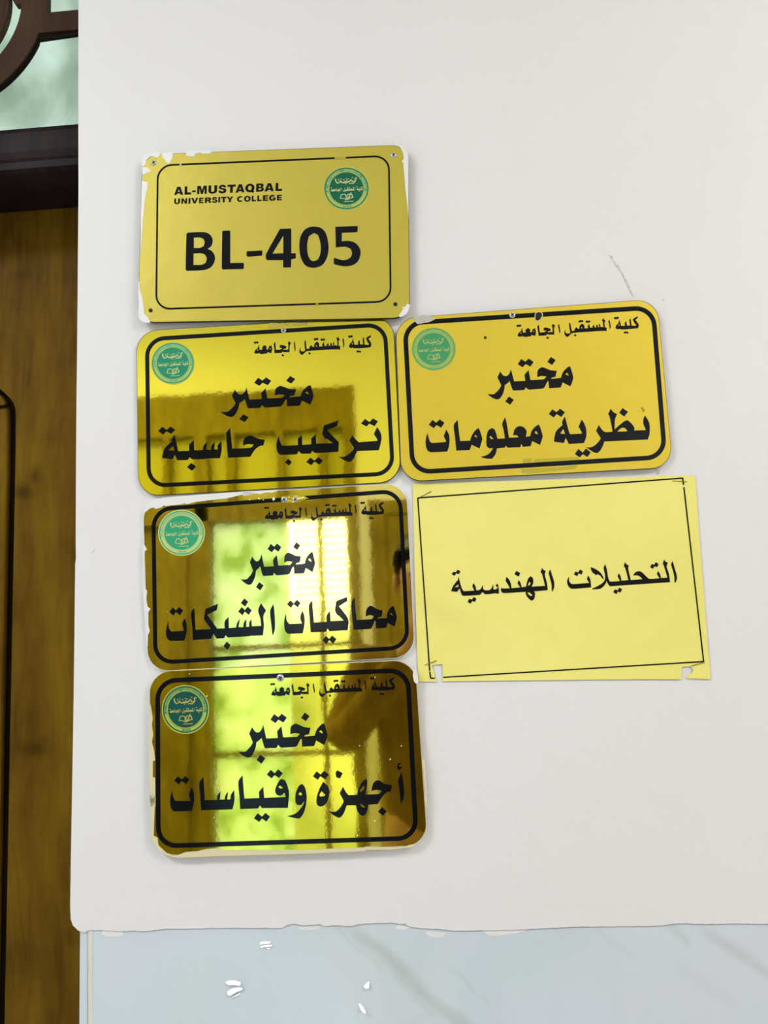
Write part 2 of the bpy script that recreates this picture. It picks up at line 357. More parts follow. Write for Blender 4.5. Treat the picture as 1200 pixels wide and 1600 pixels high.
ROOM_NUMBER = T(280, 345, 8,
 '90,165 110,148 290,140 360,155 405,200 418,255 400,315 355,350 410,380 445,440 440,510 400,575 330,610 240,620 95,625 80,605|183,210 260,208 300,225 318,265 305,315 260,338 183,340|180,408 270,405 320,420 345,470 330,525 280,550 178,552',
 '538,130 548,124 630,122 638,132 638,527 800,525 808,535 808,590 800,602 545,608 532,592', '850,380 1030,370 1040,380 1035,435 860,448 842,435 842,395') + T(410, 345, 7.5,
 '205,95 330,90 338,102 338,380 390,380 392,440 338,450 335,545 250,548 243,538 243,460 55,460 42,440 45,385|245,172 245,380 118,385',
 '610,68 690,85 745,150 775,290 760,420 710,510 640,545 570,548 500,520 450,430 432,310 445,190 490,110 550,75|605,142 650,165 680,260 680,380 650,455 600,475 560,455 530,380 525,270 545,180',
 '855,70 1110,60 1118,75 1112,132 930,140 930,240 1010,235 1090,260 1145,330 1148,400 1115,480 1040,525 950,532 845,510 835,490 838,440 850,435 920,458 990,455 1040,420 1050,370 1030,325 980,305 920,305 860,312')

def affine(src, dst):
    """least-squares affine map from traced points to the same points on another plate"""
    import numpy as np
    A = np.array([[x, y, 1] for x, y in src]); B = np.array(dst)
    X, *_ = np.linalg.lstsq(A, B, rcond=None)
    return lambda p: (p[0]*X[0][0] + p[1]*X[1][0] + X[2][0], p[0]*X[0][1] + p[1]*X[1][1] + X[2][1])
def remap(glyphs, f): return [[[f(p) for p in lp] for lp in g] for g in glyphs]
HEAD_R = [(996.7,493.9), (806.2,509), (997.3,512.5), (808.7,525.3)]
HEAD_ON = {'2': [(580.5,523.3), (395.3,535.3), (578.7,542.5), (397.5,551.7)], '3': [(599.6,784.2), (411.8,793), (598.9,802.6), (413.9,810.7)],
           '4': [(616.3,1058.1), (421,1068.5), (615.8,1076.9), (424.2,1086.7)]}
LAB_R = [(891.3,603.7), (860.7,557.7), (761.3,615.4), (781.5,580.4), (797.3,632.3), (890.3,572.7)]
LAB_ON = {'2': [(485,632.3), (453.1,587.5), (344.4,643), (366.9,609), (381.5,659.4), (484.8,601.9)],
          '3': [(488.1,894.6), (462.8,847.1), (376,905.5), (394.2,869.1), (406.8,922), (488.1,862.4)],
          '4': [(506.5,1164.4), (475.8,1113.3), (372.1,1174.2), (394,1136.3), (408.5,1192.9), (506.5,1130.4)]}
# ---------------------------------------------------------------- the setting
XW = W(116, 900).x                      # the wall's outer corner beside the door
DOOR_W = 1.02
XE = 2.6; XL = -2.4; YB = -2.75; ZT = W(600, 1450).z
REC = 0.12                              # how far the door leaf sits back

# plastered wall with its hand-finished left and lower edges
edge_left = [(123.5,-900),(122.6,0),(122.4,150),(122.6,300),(121.3,450),(120.3,560),(119.2,650),(118.6,760),(118.3,840),(118.6,872),(117.4,882),(117.0,920),(116.2,1000),(114.6,1120),(112.3,1250),(110.4,1360),(109.6,1415),(110.4,1436),(114,1446),(119,1451)]
px = 123.0; edge_low = []
rng = random.Random(3)
low = [(123,1455),(132,1457),(140,1453),(170,1454),(196,1455),(205,1453.5),(225,1455),(262,1451),(300,1450.5),(340,1450),(400,1449.5),(440,1450),(446,1447),(450,1444),(462,1443.5),(470,1446),(500,1444),(505,1447),(525,1445.5),(540,1447),(552,1446),(560,1443.5),(600,1442),(615,1441.5),(625,1444),(632,1442),(640,1448),(655,1450),(680,1451),(715,1454.5),(760,1453.5),(800,1453),(860,1450),(900,1448),(1030,1446.5),(1060,1442.5),(1110,1443.5),(1200,1443),(1500,1441)]
for (a, b), (c, d) in zip(low, low[1:]):
    n = max(1, int((c - a) / 5))
    for i in range(n):
        t = i / n; edge_low.append((a + (c-a)*t, b + (d-b)*t + rng.uniform(-.6, .6)))
outline = [W(x, y) for x, y in edge_left + edge_low]
outline += [Vector((XE, 0, ZT)), Vector((XE, 0, CEIL)), Vector((outline[0].x, 0, CEIL))]
bm = bmesh.new()
prism(bm, [(v.x, v.z) for v in outline], thick=.10, mapf=lambda p: Vector((p[0], 0, p[1])))
box(bm, XL, XW - DOOR_W, 0, .22, 0, CEIL)
box(bm, XW - DOOR_W, XW - .004, 0, .22, 2.72, CEIL)
wall = struct('wall_front', bm, M_WALL)
bv = wall.modifiers.new('soft_edge', 'BEVEL'); bv.width = .0025; bv.segments = 2; bv.limit_method = 'ANGLE'; bv.angle_limit = R_(60)

# glazed tiles below the plaster
def tile_mat():
    m = mat('glazed_marble_tile', (.50,.56,.60), .07, spec=.5, coat=.3); t, b = nt(m)
    v = coords(t)
    n1 = noise(t, v, 5, 3); base = ramp(t, n1, [(.32, (.60,.69,.765)), (.5, (.635,.715,.78)), (.68, (.665,.70,.765))])
    base = mixc(t, ramp(t, noise(t, coords(t, (1,1,1), (3,1,2)), 4, 2), [(.5, (0,0,0)), (.72, (.7,.7,.7))]), base, (.62,.715,.72))
    g = N(t, 'ShaderNodeNewGeometry'); s = N(t, 'ShaderNodeSeparateXYZ'); L(t, g.outputs['Position'], s.inputs[0])
    wob = math_(t, 'MULTIPLY', math_(t, 'SUBTRACT', noise(t, v, 16, 4), .5), .028)
    fac = None
    for (xa, ya, xb, yb, wd, st) in ((548,1450, 742,1620, .009,.75), (520,1446, 600,1520, .004,.35), (600,1500, 690,1600, .006,.35),
                                     (1100,1450, 1215,1530, .008,.6), (1040,1445, 1080,1478, .006,.5), (930,1452, 990,1500, .004,.2), (700,1510,770,1575,.003,.25), (1060,1510,1160,1580,.010,.22)):
        A = W(xa, ya); B = W(xb, yb); d = (B - A); ln = d.length; d.normalize()
        nx, nz = -d.z, d.x
        dist = math_(t, 'ADD', math_(t, 'MULTIPLY', s.outputs[0], nx), math_(t, 'MULTIPLY', s.outputs[2], nz))
        dist = math_(t, 'ABSOLUTE', math_(t, 'ADD', math_(t, 'SUBTRACT', dist, A.x*nx + A.z*nz), wob))
        al = math_(t, 'SUBTRACT', math_(t, 'ADD', math_(t, 'MULTIPLY', s.outputs[0], d.x), math_(t, 'MULTIPLY', s.outputs[2], d.z)), A.x*d.x + A.z*d.z)
        mr = N(t, 'ShaderNodeMapRange', interpolation_type='SMOOTHSTEP'); L(t, dist, mr.inputs[0])
        mr.inputs[1].default_value = wd*1.5; mr.inputs[2].default_value = 0; mr.inputs[3].default_value = 0; mr.inputs[4].default_value = st*.7
        m2 = N(t, 'ShaderNodeMapRange', interpolation_type='SMOOTHSTEP'); L(t, math_(t, 'ABSOLUTE', math_(t, 'SUBTRACT', al, ln/2)), m2.inputs[0])
        m2.inputs[1].default_value = ln*.62; m2.inputs[2].default_value = ln*.35; m2.inputs[3].default_value = 0; m2.inputs[4].default_value = 1
        f = math_(t, 'MULTIPLY', mr.outputs[0], m2.outputs[0])
        fac = f if fac is None else math_(t, 'MAXIMUM', fac, f)
    fac = math_(t, 'MULTIPLY', fac, math_(t, 'ADD', .55, noise(t, v, 60, 3)))
    c = mixc(t, fac, base, (.47,.52,.48)); L(t, c, b.inputs['Base Color'])
    bump(t, b, noise(t, v, 14, 1), .05, .004)
    return m
M_TILE = tile_mat(); M_GROUT = mat('cream_grout', (.72,.70,.62), .7)
YT = .0016
x_in = W(143.5, 1520, YT).x; x_g = W(138, 1520, YT).x; x_c = W(122.6, 1520, YT).x
bm = bmesh.new(); box(bm, x_in, XE, YT, .10, 0, ZT + .02); struct('baseboard_front', bm, M_TILE)
bm = bmesh.new(); box(bm, x_c, x_g, YT + .0005, .10, 0, ZT + .02)
tr = struct('trim_1', bm, M_TILE); b2 = tr.modifiers.new('edge', 'BEVEL'); b2.width = .003; b2.segments = 3
bm = bmesh.new(); r2 = random.Random(5)
pl = [(138.2 - r2.uniform(0,.9), y) for y in range(1440, 2400, 12)] + [(144.2 + r2.uniform(0,1.0), y) for y in range(2390, 1439, -12)]
prism(bm, pl, y=YT - .0004, thick=.02); struct('trim_2', bm, M_GROUT)
# plaster smears left on the top of the tiles
bm = bmesh.new()
for poly in ([(160,1452),(190,1452),(192,1462),(176,1464),(160,1461)], [(465,1448),(500,1447),(496,1452),(470,1453)], [(665,1455),(695,1458),(693,1463),(680,1465),(668,1461)], [(750,1450),(830,1450),(810,1458),(765,1462)], [(620,1446),(640,1449),(632,1453),(618,1451)]):
    prism(bm, smooth(poly, 3, 80), y=YT - .0003, thick=.0003)
obj('plaster_smear', bm, M_WALL, bpy.data.objects['baseboard_front'])
# glints on the tile: added facets, each tilted to mirror the left ceiling lamp
bmG = bmesh.new()
for fx in ([(352.5,1534.5),(358,1532.2),(367,1531.5),(376.5,1532.8),(377,1537),(368,1536.5),(358,1537)], [(356,1548.5),(363,1544.5),(372,1542.2),(379,1542),(379,1545),(370,1548),(361,1552.5),(357,1552)], [(361,1558.5),(372,1553),(378,1551),(370,1555.3)],
           [(406,1473),(413,1471),(423,1470.5),(423,1472.3),(407,1475)], [(407.5,1478.3),(416,1476.2),(425,1475.5),(425,1477.2),(408,1480)], [(416.5,1481.2),(422,1480.5),(420,1482.5)],
           [(569,1539),(573.5,1535.5),(577,1533),(576.8,1541),(572.5,1542),(569.5,1541)], [(560.3,1568.5),(563,1568),(569,1572),(573,1577.5),(569.5,1577.8),(564.5,1574.5)]):
    pts = [W(x, y, YT) for x, y in fx]; zt = max(v.z for v in pts); c_ = sum(pts, Vector()) / len(pts)
    n_ = ((CAM - c_).normalized() + (Vector((LIGHTS[0][0][0], LIGHTS[0][0][1], CEIL - .06)) - c_).normalized()).normalized()
    dep = [(-(n_.x*(v.x - c_.x) + n_.z*(v.z - c_.z)) / n_.y) for v in pts]; mx_ = max(dep)
    bmG.faces.new([bmG.verts.new((v.x, YT - .0001 + d - mx_, v.z)) for v, d in zip(pts, dep)])
obj('glint_facet', bmG, M_TILE, bpy.data.objects['baseboard_front'])
# scuffs on the paint
bm = bmesh.new()
pa = [(951,398),(956,400),(960,408),(967,416),(972,425),(977,434),(982,443),(986,453),(991,463)]
pb = [(989,464),(983,455),(979,446),(975,437),(970,427),(964,419),(958,411),(954,402)]
prism(bm, smooth(pa + pb, 2, 80), y=-.0002, thick=.0002)
prism(bm, [(1035,467),(1038,467),(1038,470),(1035,470)], y=-.0002, thick=.0002)
prism(bm, [(1024,733),(1030,735),(1031,741),(1026,742)], y=-.0002, thick=.0002)
prism(bm, [(143,864),(148.5,857),(149,858),(144,865)], y=-.0002, thick=.0002)
sm_ = mat('grey_scuff', (.46,.47,.46), .7); t, b = nt(sm_); L(t, ramp(t, noise(t, coords(t), 260, 3), [(.35, (.46,.47,.465)), (.62, (.68,.68,.67))]), b.inputs['Base Color'])
obj('scuff_mark', bm, sm_, wall)

# floor, ceiling, the other walls
M_FLOOR = mat('floor_tile', (.64,.62,.59), .3)
M_CEIL = mat('ceiling_paint', (.84,.84,.83), .7)
bm = bmesh.new(); box(bm, XL, XE, YB - .15, .30, -.1, 0); struct('floor', bm, M_FLOOR)
bm = bmesh.new(); box(bm, XL, XE, YB - .15, .30, CEIL, CEIL + .1); struct('ceiling', bm, M_CEIL)
bm = bmesh.new(); box(bm, XE, XE + .1, YB - .15, .30, -.1, CEIL + .1); struct('wall_right', bm, M_WALL)
bm = bmesh.new(); box(bm, XL - .1, XL, YB - .15, .30, -.1, CEIL + .1); struct('wall_left', bm, M_WALL)

# ---------------------------------------------------------------- the door beside the signs
YD = REC
zc0 = W(60, 320, YD).z                                    # top of the leaf, under the transom bar
def D(px, py, y): return W(px, py, y)
x0 = XW - DOOR_W; x1 = XW + .03
door = thing('door_1', 'brown wooden door with carved panel groove and dark bar beneath ornate glass transom', 'door', (XW - DOOR_W/2, YD, 0))
door['kind'] = 'structure'
# leaf: a slab with a raised panel inside a dark groove with rounded upper corners
gx_o = D(24.5, 900, YD).x; gx_i = D(11, 900, YD).x; gz = D(22, 634, YD).z; gz_top = D(0, 604, YD).z
pxL = x0 + (XW - gx_o) + .0
flat = lambda yy: (lambda p: Vector((p[0], yy, p[1])))
def panel(right, zb):
    r = [(D(x, y, YD).x, D(x, y, YD).z) for x, y in right]; midx = (r[0][0] + x0 + XW - r[0][0]) / 2
    return [(x0 + XW - r[0][0], zb), (r[0][0], zb)] + r + [(x0 + XW - x, z) for x, z in r[::-1]]
go = panel([(24.6,700),(24.6,648),(24.0,638),(21.5,630.5),(16,622.5),(8,614.5),(0,607.5),(-16,598),(-45,590)], .25)
gi = panel([(10.6,700),(10.8,650),(10.4,640),(8.6,632),(4.5,624),(0,617.5),(-16,608),(-45,600)], .27)
bm = bmesh.new(); prism(bm, [(x0, .005), (x1, .005), (x1, zc0 + .06), (x0, zc0 + .06)], [go], thick=.04, mapf=flat(YD))
leaf = obj('door_leaf', bm, M_WOOD, door)
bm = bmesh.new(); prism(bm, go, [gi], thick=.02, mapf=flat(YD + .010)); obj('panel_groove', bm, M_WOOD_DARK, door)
bm = bmesh.new(); prism(bm, gi, thick=.034, mapf=flat(YD + .002)); pn = obj('raised_panel', bm, M_WOOD, door)
pb_ = pn.modifiers.new('edge', 'BEVEL'); pb_.width = .004; pb_.segments = 3
bm = bmesh.new()       # the groove that crosses the panel's shoulder
A = D(-40, 643, YD); B = D(14, 633, YD)
tube(bm, [(A.x, YD + .001, A.z), (B.x, YD + .001, B.z)], .0022, 8); obj('shoulder_groove', bm, M_WOOD_DARK, door)
# transom bar: a moulded rail standing proud of the leaf
YF = .012
zb_top = (W(0,195,YF).z + W(122,187,YF).z)/2; zb_lip = (W(0,250,YF).z + W(122,241,YF).z)/2; zb_bot = (W(0,266,YF).z + W(122,258,YF).z)/2
prof = [(YD + .03, zb_bot + .006), (YF + .010, zb_bot), (YF + .004, zb_bot + .003), (YF + .003, zb_lip - .003), (YF + .001, zb_lip), (YF + .004, zb_lip + .004), (YF + .009, zb_lip + .016), (YF + .012, zb_top - .004), (YF + .010, zb_top), (YD + .03, zb_top)]
bm = bmesh.new(); va = [bm.verts.new((x0, y, z)) for y, z in prof]; vb = [bm.verts.new((XW + .03, y, z)) for y, z in prof]
for i in range(len(prof)):
    j = (i + 1) % len(prof); bm.faces.new((va[i], va[j], vb[j], vb[i]))
bm.faces.new(va[::-1]); bm.faces.new(vb); obj('transom_bar', bm, M_BAR, door)
# transom: a wooden tracery of rings and bars in front of figured glass
YG = .075; YO = .060
def circ3(p, q, r):
    ax, ay = p; bx, by = q; cx, cy = r
    d = 2*(ax*(by-cy)+bx*(cy-ay)+cx*(ay-by))
    ux = ((ax*ax+ay*ay)*(by-cy)+(bx*bx+by*by)*(cy-ay)+(cx*cx+cy*cy)*(ay-by))/d
    uy = ((ax*ax+ay*ay)*(cx-bx)+(bx*bx+by*by)*(ax-cx)+(cx*cx+cy*cy)*(bx-ax))/d
    return ux, uy, math.hypot(ax-ux, ay-uy)
wp = lambda x, y: (lambda v: (v.x, v.z))(W(x, y, YO))
c_o = circ3(wp(55,54), wp(30,100), wp(-2,140)); c_m = circ3(wp(39,6), wp(26,60), wp(0,97))
c_i = circ3(wp(25,6), wp(16,40), wp(0,73))
def ring(cx, cz, r, n=72): return [(cx + r*math.cos(2*math.pi*i/n), cz + r*math.sin(2*math.pi*i/n)) for i in range(n)]
cx, cz = c_m[0], c_m[1]
ro, rm, ri = c_m[2] + (Vector(wp(30,100)) - Vector(wp(23,66))).length * .98, c_m[2], c_m[2] - (Vector(wp(26,60)) - Vector(wp(16,42))).length * .9
bm = bmesh.new(); prism(bm, ring(cx, cz, ro), [ring(cx, cz, rm)], thick=.010, mapf=flat(YO - .0084))
prism(bm, ring(cx, cz, ri), [ring(cx, cz, ri - .035)], thick=.010, mapf=flat(YO - .0084))
for k in range(4):
    a = math.pi/4 + k*math.pi/2; u = Vector((math.cos(a), math.sin(a)))
    n_ = Vector((-u.y, u.x)) * .012; c0 = Vector((cx, cz))
    p = [c0 + u*(ri - .05) - n_, c0 + u*(ro + .0) - n_*.8, c0 + u*(ro + .0) + n_*.8, c0 + u*(ri - .05) + n_] if k not in (3,) else None
    if p and k != 0: prism(bm, [tuple(v) for v in p], thick=.016, mapf=flat(YO - .007))
rings = obj('tracery_ring', bm, M_TRACERY, door)
YB_ = YO - .0085; zb1 = (W(75,18.5,YB_).z + W(122,16,YB_).z)/2; zb0 = (W(60,51,YB_).z + W(122,46,YB_).z)/2; xv1 = W(74,10,YB_).x; xv0 = W(47,10,YB_).x
bm = bmesh.new(); prism(bm, [(xv0, zb0), (XW + .04, zb0), (XW + .04, zb1), (xv1, zb1), (xv1, 2.72), (xv0, 2.72)], thick=.010, mapf=flat(YO - .0085))
prism(bm, [(x0, zb0), (cx - ro*.95, zb0), (cx - ro*.95, zb1), (x0, zb1)], thick=.010, mapf=flat(YO - .0085))
prism(bm, [(12,-14),(50,-14),(41,6),(23,6)], y=YB_, thick=.010)
obj('tracery_bar', bm, M_TRACERY, door)
bm = bmesh.new()          # dark moulding along the lower edge of the tracery
aa = [i for i in range(60)]
arc = [(cx + ro*math.cos(t_), YO - .002, cz + ro*math.sin(t_)) for t_ in [R_(-170 + k*2.6) for k in range(58)]]
arc = [p for p in arc if p[2] < zb0 + .002]
tube(bm, arc + [(XW + .04, YO - .004, zb0)], .0034, 8)
tube(bm, [(cx + (rm+.002)*math.cos(R_(k*5)), YO - .005, cz + (rm+.002)*math.sin(R_(k*5))) for k in range(72)], .003, 6, close=True)
tube(bm, [(cx + (ri-.005)*math.cos(R_(k*5)), YO - .004, cz + (ri-.005)*math.sin(R_(k*5))) for k in range(72)], .0045, 8, close=True)
obj('tracery_moulding', bm, M_TRACEDGE, door)
gl = mat('figured_glass', (.50,.62,.54), .22, spec=.55); t, b = nt(gl)
v = coords(t); L(t, ramp(t, noise(t, v, 9, 4, .6, .6), [(.3, (.40,.55,.44)), (.5, (.50,.64,.56)), (.7, (.66,.78,.73))]), b.inputs['Base Color'])
bump(t, b, noise(t, v, 22, 3, .5, .6), .12, .01)
tl = N(t, 'ShaderNodeBsdfTranslucent'); tl.inputs[0].default_value = (.5,.56,.5,1); L(t, ramp(t, noise(t, coords(t, (1,1,.7)), 11, 4, .55, .5), [(.32, (.33,.40,.33)), (.5, (.46,.53,.465)), (.68, (.66,.73,.69))]), tl.inputs[0]); mx = N(t, 'ShaderNodeMixShader'); mx.inputs[0].default_value = .85
L(t, b.outputs[0], mx.inputs[1]); L(t, tl.outputs[0], mx.inputs[2]); L(t, mx.outputs[0], t.nodes['Material Output'].inputs[0])
bm = bmesh.new(); box(bm, x0, XW + .06, YG, YG + .006, zb_top - .01, 2.74); obj('transom_glass', bm, gl, door)
# jamb that closes the opening behind the plaster
bm = bmesh.new(); box(bm, XW + .032, XW + .09, .101, .30, 0, CEIL); box(bm, x0 - .05, x0, .10, .30, 0, CEIL); box(bm, x0 - .05, XW + .09, .10, .30, 2.74, CEIL)
struct('trim_3', bm, M_WOOD)
bm = bmesh.new(); box(bm, XW + .09, XE, .101, .30, 0, CEIL); struct('wall_inner', bm, M_WALL)
# ---------------------------------------------------------------- sign plates
def inset(q, d):
    """moves the sides of a pixel quad inwards by d"""
    q = [Vector(p) for p in q]; c = sum(q, Vector((0, 0))) / 4; n = 4; lines = []
    for i in range(n):
        a, b = q[i], q[(i + 1) % n]; t = (b - a).normalized(); nr = Vector((-t.y, t.x))
        if (c - a).dot(nr) < 0: nr = -nr
        lines.append((a + nr * d, t))
    out = []
    for i in range(n):
        (p, r), (q2, s) = lines[i - 1], lines[i]
        k = r.x * s.y - r.y * s.x; u = ((q2 - p).x * s.y - (q2 - p).y * s.x) / k
        out.append(p + r * u)
    return out
def rrect(q, r, n=9, jit=0, seed=0):
    q = [Vector(p) for p in q]; out = []; rg = random.Random(seed)
    for i in range(4):
        a, b, c = q[i - 1], q[i], q[(i + 1) % 4]
        p0 = b + (a - b).normalized() * r; p1 = b + (c - b).normalized() * r
        for k in range(n + 1):
            u = k / n; kk = .5523
            c0 = p0 + (b - p0) * kk; c1 = p1 + (b - p1) * kk
            out.append(p0*(1-u)**3 + c0*3*u*(1-u)**2 + c1*3*u*u*(1-u) + p1*u**3)
        if jit:
            d = q[(i + 1) % 4] + (b - q[(i + 1) % 4]).normalized() * r; m = int((d - p1).length / 5)
            for k in range(1, m): out.append(p1 + (d - p1) * (k / m) + Vector((rg.uniform(-jit, jit), rg.uniform(-jit, jit))))
    return [tuple(v) for v in out]

def text_polys(txt, bold=.0):
    """a line of plain lettering as triangles in a unit box"""
    c = bpy.data.curves.new('lettering_source', 'FONT'); c.body = txt; c.size = 1; c.offset = bold; c.resolution_u = 3
    o = bpy.data.objects.new('lettering_source', c); COL.objects.link(o)
    dg = bpy.context.evaluated_depsgraph_get(); me = o.evaluated_get(dg).to_mesh()
    vs = [v.co.copy() for v in me.vertices]; fs = [list(p.vertices) for p in me.polygons]
    o.evaluated_get(dg).to_mesh_clear(); bpy.data.objects.remove(o); bpy.data.curves.remove(c)
    return vs, fs
def put_text(bm, tf, mp):
    vs, fs = tf; nv = [bm.verts.new(mp(v)) for v in vs]
    for f in fs:
        try:
            fc = bm.faces.new([nv[i] for i in f]); fc.normal_update()
            if fc.normal.y > 0: fc.normal_flip()
        except ValueError: pass
def bbox(vs): return min(v.x for v in vs), max(v.x for v in vs), min(v.y for v in vs), max(v.y for v in vs)

RING_WORDS = [('AL-MUSTAQBAL', 186, 104), ('UNIVERSITY', 96, 44), ('COLLEGE', 36, -4)]
CH = {}
def char(c):
    if c not in CH: CH[c] = text_polys(c, .012)
    return CH[c]
YEAR = None
def emblem(parent, cx, cy, rx, ry, y, rot, cols):
    """round college seal: ring with lettering, two lines of script, an open book with a pen"""
    global YEAR
    ca, sa = math.cos(R_(rot)), math.sin(R_(rot))
    def E(u, v): return (cx + rx*(u*ca - v*sa), cy + ry*(u*sa + v*ca))
    def circ(r, a0=0, a1=360, n=64): return [E(r*math.cos(R_(a0 + (a1-a0)*i/n)), -r*math.sin(R_(a0 + (a1-a0)*i/n))) for i in range(n + (a1-a0 != 360))]
    mats = []
    for i, c in enumerate(cols):
        k = 'seal_green_' + '_'.join('%02x' % int(255*x) for x in c)
        m = bpy.data.materials.get(k) or mat(k, c, .25, .15 if i < 3 else .3); mats.append(m)
    edge, ringc, disc, cream = mats
    dy = .00012
    bm = bmesh.new(); prism(bm, circ(1.0), [circ(.955)], y=y, thick=dy); root = obj('emblem', bm, edge, parent)
    bm = bmesh.new(); prism(bm, circ(.955), [circ(.915)], y=y, thick=dy); prism(bm, circ(.755), y=y, thick=dy); obj('emblem_disc', bm, disc, root)
    bm = bmesh.new(); prism(bm, circ(.915), [circ(.755)], y=y, thick=dy); obj('emblem_ring', bm, ringc, root)
    bm = bmesh.new(); yy = y - dy*.8
    prism(bm, circ(.775), [circ(.745)], y=yy, thick=dy)
    lo = circ(.885, 190, 258, 20) + circ(.80, 258, 190, 20); prism(bm, lo, y=yy, thick=dy)
    lo = circ(.885, 282, 350, 20) + circ(.80, 350, 282, 20); prism(bm, lo, y=yy, thick=dy)
    obj('emblem_band', bm, edge, root)
    bm = bmesh.new()
    for word, a0, a1 in RING_WORDS:
        n = len(word)
        for i, c in enumerate(word):
            a = R_(a0 + (a1 - a0) * (i + .5) / n); tf = char(c); X0, X1, Y0, Y1 = bbox(tf[0]); s = .135
            def mp(v, a=a, xm=(X0+X1)/2, s=s):
                rr = .79 + v.y * s; tt = (v.x - xm) * s
                u = rr*math.cos(a) + tt*math.sin(a); w_ = rr*math.sin(a) - tt*math.cos(a)
                q = E(u, -w_); return W(q[0], q[1], yy)
            put_text(bm, tf, mp)
    if YEAR is None: YEAR = text_polys('2010', .01)
    X0, X1, Y0, Y1 = bbox(YEAR[0])
    put_text(bm, YEAR, lambda v: (lambda q: W(q[0], q[1], yy))(E((v.x - (X0+X1)/2) * .13, .885 - v.y * .13)))
    fl = affine([(806.2,525), (997,512), (900,485)], [E(-.70,.09), E(.70,.09), E(0,-.20)])
    f2 = affine([(806.2,525), (997,512), (900,485)], [E(-.50,-.26), E(.50,-.26), E(0,-.50)])
    for g in remap(HEAD, fl): prism(bm, g[0], g[1:], y=yy, thick=dy)
    # upper script: a flowing hand, drawn as waves, tails and dots
    def stroke(pts, wd):
        pts = [Vector(p) for p in pts]; Lf, Rt = [], []
        for i, p in enumerate(pts):
            t_ = (pts[min(i+1, len(pts)-1)] - pts[max(i-1, 0)]).normalized(); nn = Vector((-t_.y, t_.x)) * wd * (.5 if i in (0, len(pts)-1) else 1)
            Lf.append(p + nn); Rt.append(p - nn)
        pl_ = smooth([tuple(v) for v in Lf + Rt[::-1]], 3, 70); prism(bm, [E(*q) for q in pl_], y=yy, thick=dy)
    stroke([(.48,-.42),(.44,-.48),(.38,-.43),(.42,-.36),(.34,-.30),(.24,-.31)], .026)
    stroke([(.30,-.30),(.22,-.40),(.12,-.30),(.02,-.29),(-.06,-.27),(-.16,-.28),(-.24,-.32),(-.30,-.28)], .028)
    stroke([(-.28,-.29),(-.36,-.26),(-.42,-.31),(-.46,-.42),(-.44,-.48)], .026)
    stroke([(.40,-.30),(.30,-.22),(.20,-.24),(.12,-.20)], .02); stroke([(-.10,-.36),(-.04,-.30),(.04,-.37),(.10,-.30)], .02); stroke([(-.34,-.38),(-.26,-.34),(-.20,-.40)], .018)
    for (u, v) in ((.10,-.42),(.02,-.44),(-.10,-.40),(-.22,-.44),(-.32,-.42),(.28,-.48),(-.02,-.20)):
        stroke([(u-.03, v), (u, v-.015), (u+.03, v)], .018)
    obj('emblem_lettering', bm, cream, root)
    bm = bmesh.new()
    prism(bm, [E(*q) for q in ((-.02,.29),(-.10,.24),(-.24,.25),(-.31,.45),(-.14,.47),(-.02,.53))], [[E(*q) for q in ((-.05,.31),(-.11,.275),(-.215,.285),(-.265,.425),(-.13,.44),(-.05,.48))]], y=yy, thick=dy)
    prism(bm, [E(*q) for q in ((-.01,.29),(.08,.24),(.23,.25),(.29,.42),(.14,.47),(-.01,.53))], [[E(*q) for q in ((.03,.31),(.08,.28),(.13,.28),(.06,.42),(.03,.46))], [E(*q) for q in ((.16,.30),(.20,.29),(.235,.40),(.12,.43))]], y=yy, thick=dy)
    prism(bm, [E(*q) for q in ((.04,.46),(.16,.22),(.21,.16),(.20,.24),(.10,.44))], y=yy - dy*.5, thick=dy)
    for a_, b_ in ((-.12,-.02),(.0,.10),(.12,.28)): prism(bm, [E(a_,.58), E(b_,.57), E(b_,.60), E(a_,.61)], y=yy, thick=dy)
    obj('book_icon', bm, cream, root)
    return root

def screw(parent, px, py, r, y, name='screw'):
    bm = bmesh.new(); c = W(px, py, y); rr = r / FPX * (c - CAM).length
    n = 20; prof = [(0, -.0016), (.55, -.0013), (.9, -.0007), (1.0, 0)]
    rings_ = [[bm.verts.new((c.x + rr*f*math.cos(2*math.pi*k/n), c.y + d, c.z + rr*f*math.sin(2*math.pi*k/n))) for k in range(n)] for f, d in prof[1:]]
    bm.faces.new(rings_[0])
    for A, B in zip(rings_, rings_[1:]):
        for k in range(n): bm.faces.new((A[k], A[(k+1) % n], B[(k+1) % n], B[k]))
    o = obj(name, bm, M_STEEL, parent, True)
    bm = bmesh.new()
    for s in (0, 1):
        a = R_(25 + 90*s); u = Vector((math.cos(a), 0, math.sin(a))); n_ = Vector((-u.z, 0, u.x)) * rr * .14
        bm.faces.new([bm.verts.new(Vector((c.x, c.y - .0017 - s*.00002, c.z)) + q) for q in (u*rr*.6 + n_, u*rr*.6 - n_, -u*rr*.6 - n_, -u*rr*.6 + n_)])
    obj('screw_slot', bm, M_HOLE, o)
def hole(parent, px, py, r, y, shape=None):
    bm = bmesh.new(); pts = shape or [(px + r*math.cos(2*math.pi*k/18), py + r*math.sin(2*math.pi*k/18)) for k in range(18)]
    prism(bm, pts, y=y, thick=.0002); obj('screw_hole', bm, M_HOLE, parent)

